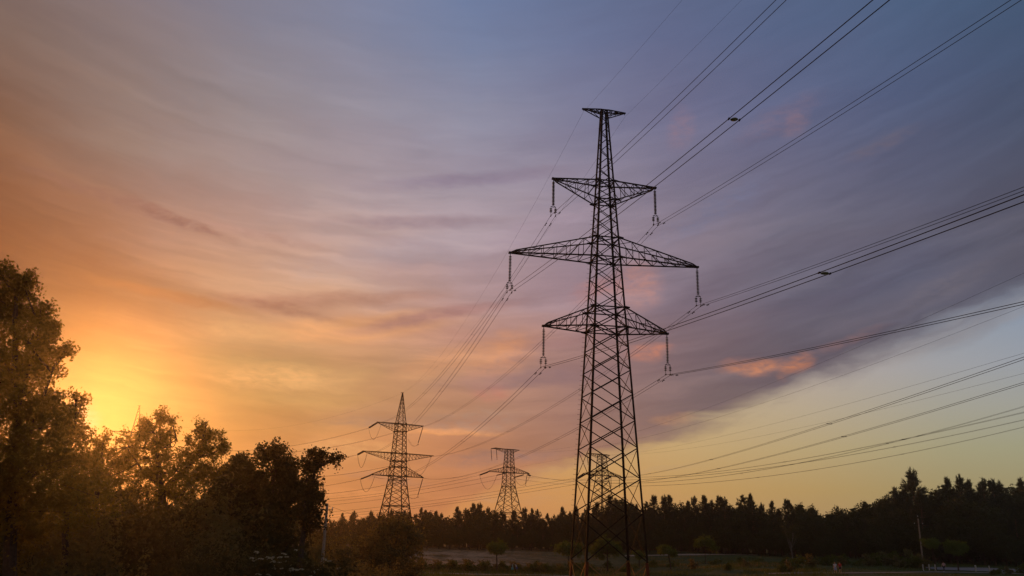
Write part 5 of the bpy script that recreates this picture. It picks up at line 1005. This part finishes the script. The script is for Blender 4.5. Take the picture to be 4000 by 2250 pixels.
# ------------------------------------------------------------------ people
def cloth(name, c, r=.85): M[name] = mat(name, c, r, 0, tuple(v*.75 for v in c), 9.)
M['skin'] = mat('skin', (.42, .24, .17), .6, 0, (.36, .2, .14), 12.)
for n_, c in (('hair_dark', (.03, .02, .015)), ('hair_fair', (.28, .17, .08)), ('hair_grey', (.35, .33, .3)), ('teal', (.10, .42, .42)), ('white_top', (.62, .58, .62)), ('shorts_blue', (.12, .13, .3)), ('dark_cloth', (.025, .025, .035)), ('red', (.5, .02, .02)), ('bluegrey', (.24, .28, .42)), ('pinkish', (.55, .38, .42)), ('tan_cloth', (.38, .27, .2)), ('bag', (.03, .03, .05)), ('black_shorts', (.02, .02, .025)), ('shoe', (.5, .48, .46))): cloth(n_, c)
def skin_mesh(name, joints, edges, material, parent, levels=2):
    me = bpy.data.meshes.new(name); me.from_pydata([j[0] for j in joints], edges, []); o = bpy.data.objects.new(name, me); col.objects.link(o)
    m = o.modifiers.new('s', 'SKIN'); m.use_smooth_shade = True
    for v, j in zip(me.skin_vertices[0].data, joints): v.radius = j[1] if isinstance(j[1], tuple) else (j[1], j[1])
    me.skin_vertices[0].data[0].use_root = True
    s = o.modifiers.new('b', 'SUBSURF'); s.levels = levels; s.render_levels = levels
    bpy.context.view_layer.update(); dg = bpy.context.evaluated_depsgraph_get(); ev = bpy.data.meshes.new_from_object(o.evaluated_get(dg))
    ev.name = name; o.modifiers.clear(); o.data = ev; ev.materials.clear(); ev.materials.append(M[material]); o.parent = parent; return o
def person(x, y, rz, h, label, pose, top, bottom, hair, sleeves=.5, legs='trousers', bag=False, child=False, lean=0., longhair=False, hat=False, dz=0.):
    """the figure faces -Y before turning; pose = dict of ankle / hand offsets in units of body height"""
    root = empty('person', (x, y, gz(x, y)+.0+dz), rz, h/1.75); tag(root, label, 'person')
    P = {}; L = lean
    hip = Vector((0, 0, .92)); chest = Vector((0, -L*.34, 1.30-abs(L)*.05)); neck = Vector((0, -L*.44, 1.46-abs(L)*.1)); head = Vector((0, -L*.54-.02, 1.60-abs(L)*.16))
    fl = Vector(pose.get('fl', (.10, -.02, .06))); fr = Vector(pose.get('fr', (-.10, .02, .06)))
    kl = (Vector((.09, 0, .9))+fl)/2+Vector((0, -.05, .03)); kr = (Vector((-.09, 0, .9))+fr)/2+Vector((0, -.05, .03))
    sl = chest+Vector((.19, 0, .09)); sr = chest+Vector((-.19, 0, .09))
    hl = Vector(pose.get('hl', (.27, -.03, .80))); hr = Vector(pose.get('hr', (-.27, -.03, .80)))
    el_ = (sl+hl)/2+Vector((.05, .07, 0)); er = (sr+hr)/2+Vector((-.05, .07, 0))
    J = [(hip, (.15, .11)), (hip.lerp(chest, .5), (.12, .095)), (chest, (.15, .105)), (neck, .058), (head-Vector((0, 0, .03)), (.075, .085)), (head+Vector((0, 0, .09)), (.07, .08)),
         (sl, .062), (el_, .044), (hl, .028), (sr, .062), (er, .044), (hr, .028),
         (Vector((.09, 0, .88)), .09), (kl, .058), (fl, .038), (fl+Vector((0, -.15, -.03)), .035),
         (Vector((-.09, 0, .88)), .09), (kr, .058), (fr, .038), (fr+Vector((0, -.15, -.03)), .035)]
    E = [(0, 1), (1, 2), (2, 3), (3, 4), (4, 5), (2, 6), (6, 7), (7, 8), (2, 9), (9, 10), (10, 11), (0, 12), (12, 13), (13, 14), (14, 15), (0, 16), (16, 17), (17, 18), (18, 19)]
    for hi, e_, hd in ((8, el_, hl), (11, er, hr)):     # palm, four fingers and a thumb
        d = (hd-e_).normalized(); sd_ = Vector((0, 1, 0)) if abs(d.y) < .8 else Vector((0, 0, 1)); q = d.cross(sd_).normalized(); sd_ = q.cross(d).normalized()
        pm = hd+d*.07; J.append((pm, (.03, .018))); pi_ = len(J)-1; E.append((hi, pi_))
        for k, (o, ln) in enumerate(((-.026, .062), (-.009, .072), (.009, .068), (.026, .054))):
            a = pm+sd_*o+d*.028; b = a+d*ln*.55+q*.008; c = a+d*ln+q*.026
            J += [(a, .009), (b, .008), (c, .007)]; n_ = len(J); E += [(pi_, n_-3), (n_-3, n_-2), (n_-2, n_-1)]
        a = hd+d*.03+sd_*.03; b = a+sd_*.02+d*.03; J += [(a, .011), (b, .009)]; n_ = len(J); E += [(hi, n_-2), (n_-2, n_-1)]
    body = skin_mesh('body', J, E, 'skin', root, 1)
    # face
    fc = head+Vector((0, -.085, .03)); mb = MB(); mb.ball(fc+Vector((0, -.012, -.01)), .012, .02, .022); mb.build('nose', 'skin', root)
    for s_ in (-1, 1):
        mb = MB(); mb.ball(fc+Vector((s_*.03, .004, .02)), .011); mb.build('eye', 'bag', root)
        mb = MB(); mb.ball(head+Vector((s_*.078, .0, .02)), .012, .02, .03); mb.build('ear', 'skin', root)
    mb = MB(); mb.beam(fc+Vector((-.022, .002, -.05)), fc+Vector((.022, .002, -.05)), .012, .01); mb.build('mouth', 'red', root)
    mb = MB(); mb.ball(head+Vector((0, .022, .07)), .092, .10, .085, 12, 8)
    if longhair: mb.tube([head+Vector((0, .05, .06)), head+Vector((0, .09, -.05)), head+Vector((0, .11, -.22))], [.08, .075, .04], 8)
    mb.build('hair', hair, root, True)
    # clothing
    k = sleeves
    skin_mesh('top', [(hip+Vector((0, 0, -.02 if legs != 'dress' else -.02)), (.17, .13)), (hip.lerp(chest, .5), (.145, .115)), (chest, (.17, .125)), (chest.lerp(neck, .6), (.085, .07)), (sl, .078), (sl.lerp(el_, min(1, k*1.6)), .062), (sr, .078), (sr.lerp(er, min(1, k*1.6)), .062)] + ([(el_.lerp(hl, .85), .045), (er.lerp(hr, .85), .045)] if k > .8 else []),
              [(0, 1), (1, 2), (2, 3), (2, 4), (4, 5), (2, 6), (6, 7)] + ([(5, 8), (7, 9)] if k > .8 else []), top, root, 2)
    if legs == 'dress':
        mb = MB(); mb.lathe((0, 0, 0), [(.25, .48), (.235, .6), (.19, .85), (.16, .97)], 14); mb.build('skirt', bottom, root, True)
    else:
        f_ = .42 if legs == 'shorts' else .96
        def lp_(a, b, c, f):
            return a.lerp(b, min(1, f*2)) if f <= .5 else b.lerp(c, f*2-1)
        J2 = [(hip, (.172, .135))]; E2 = []
        for s_, kk, ff in ((1, kl, fl), (-1, kr, fr)):
            a = Vector((s_*.09, 0, .88)); i = len(J2); J2.append((a, .11)); E2.append((0, i))
            if f_ > .5: J2 += [(kk, .078), (lp_(a, kk, ff, f_), .062)]; E2 += [(i, i+1), (i+1, i+2)]
            else: J2.append((lp_(a, kk, ff, f_), .095)); E2.append((i, i+1))
        skin_mesh('trousers' if legs != 'shorts' else 'shorts', J2, E2, bottom, root, 2)
    for s_, ff in ((1, fl), (-1, fr)):
        mb = MB(); mb.ball(ff+Vector((0, -.07, -.025)), .048, .135, .042, 10, 6); mb.build('shoe', 'shoe', root, True)
    if bag:
        mb = MB(); mb.ball(chest+Vector((0, .19, -.12)), .14, .09, .2, 10, 8); b_ = mb.build('backpack', 'bag', root, True)
        for s_ in (-1, 1): mb = MB(); mb.tube([chest+Vector((s_*.1, .16, .04)), chest+Vector((s_*.1, 0, .15)), chest+Vector((s_*.1, -.13, .02)), chest+Vector((s_*.11, 0, -.2))], .018, 5); mb.build('strap', 'bag', b_)
    return root
stand = {}; walk = {'fl': (.09, -.30, .07), 'fr': (-.09, .28, .12), 'hl': (.26, .16, .84), 'hr': (-.26, -.22, .86)}
person(1.35, 158.0, R(95), 1.70, 'person in a teal dress with a dark backpack, left of the two friends', {'fl': (.09, -.06, .06), 'hl': (.22, -.22, 1.0), 'hr': (-.24, -.08, .82)}, 'teal', 'teal', 'hair_dark', .3, 'dress', True, longhair=True)
person(2.15, 158.1, R(-80), 1.70, 'person in a pale top and blue shorts leaning forward, right of the two friends', {'fl': (.09, .06, .06), 'fr': (-.09, .12, .06), 'hl': (.2, -.28, .86), 'hr': (-.2, -.3, .9)}, 'white_top', 'shorts_blue', 'hair_dark', .35, 'shorts', lean=.7)
person(49.8, 152.2, R(-30), 1.7, 'lone person in dark clothes walking through the tall grass', walk, 'dark_cloth', 'dark_cloth', 'hair_fair', .9, 'trousers')
person(52.2, 136.2, R(-10), 1.70, 'person in a pale top and long blue grey skirt, walking on the path', walk, 'white_top', 'bluegrey', 'hair_fair', .4, 'dress', longhair=True)
person(53.05, 136.4, R(-10), 1.74, 'person in a red shirt and black shorts on the path', {'fl': (.09, -.18, .06), 'fr': (-.09, .15, .08), 'hl': (.27, .03, .82), 'hr': (-.28, -.05, .82)}, 'red', 'black_shorts', 'hair_dark', .5, 'shorts')
person(76.0, 149.0, R(-60), 1.72, 'walking man in a pale pink shirt and dark trousers beside the bollards', walk, 'pinkish', 'dark_cloth', 'hair_dark', .5, 'trousers')
person(95.0, 157.2, R(75), 1.8, 'adult in brown clothes leaning towards a child at the right edge', walk, 'tan_cloth', 'dark_cloth', 'hair_dark', .9, 'trousers', lean=.35)
person(93.9, 157.4, R(60), 1.15, 'child in a teal shirt at the left of the family by the road', stand, 'teal', 'pinkish', 'hair_dark', .5, 'shorts')
person(97.6, 156.8, R(80), 1.66, 'woman in white clothes at the right end of the family by the road', stand, 'white_top', 'white_top', 'hair_grey', .5, 'trousers')
person(96.7, 156.6, R(80), 1.1, 'small child in a pinkish shirt between the two adults by the road', stand, 'pinkish', 'dark_cloth', 'hair_dark', .5, 'trousers')

# ------------------------------------------------------------------ evening haze
def haze():
    mb = MB(); mb.beam((0, -120, 24), (0, 560, 24), 640, 52, (0, 0, 1))
    m = bpy.data.materials.new('evening_haze'); m.use_nodes = True; t = NT(m.node_tree); t.n.clear()
    o = t.new('ShaderNodeOutputMaterial'); v = t.new('ShaderNodeVolumePrincipled')
    v.inputs['Color'].default_value = (.95, .9, .85, 1); v.inputs['Density'].default_value = HAZE_D; v.inputs['Anisotropy'].default_value = HAZE_G
    t.link(v.outputs[0], o.inputs['Volume'])
    ob = mb.build('haze', m); tag(ob, 'thin warm evening haze over the whole meadow', 'haze', kind='stuff')
HAZE_D, HAZE_G = .00022, .9
haze()
_bad = [o['label'] for o in col.objects if not o.parent and 'label' in o and len(o['label'].split()) > 16]
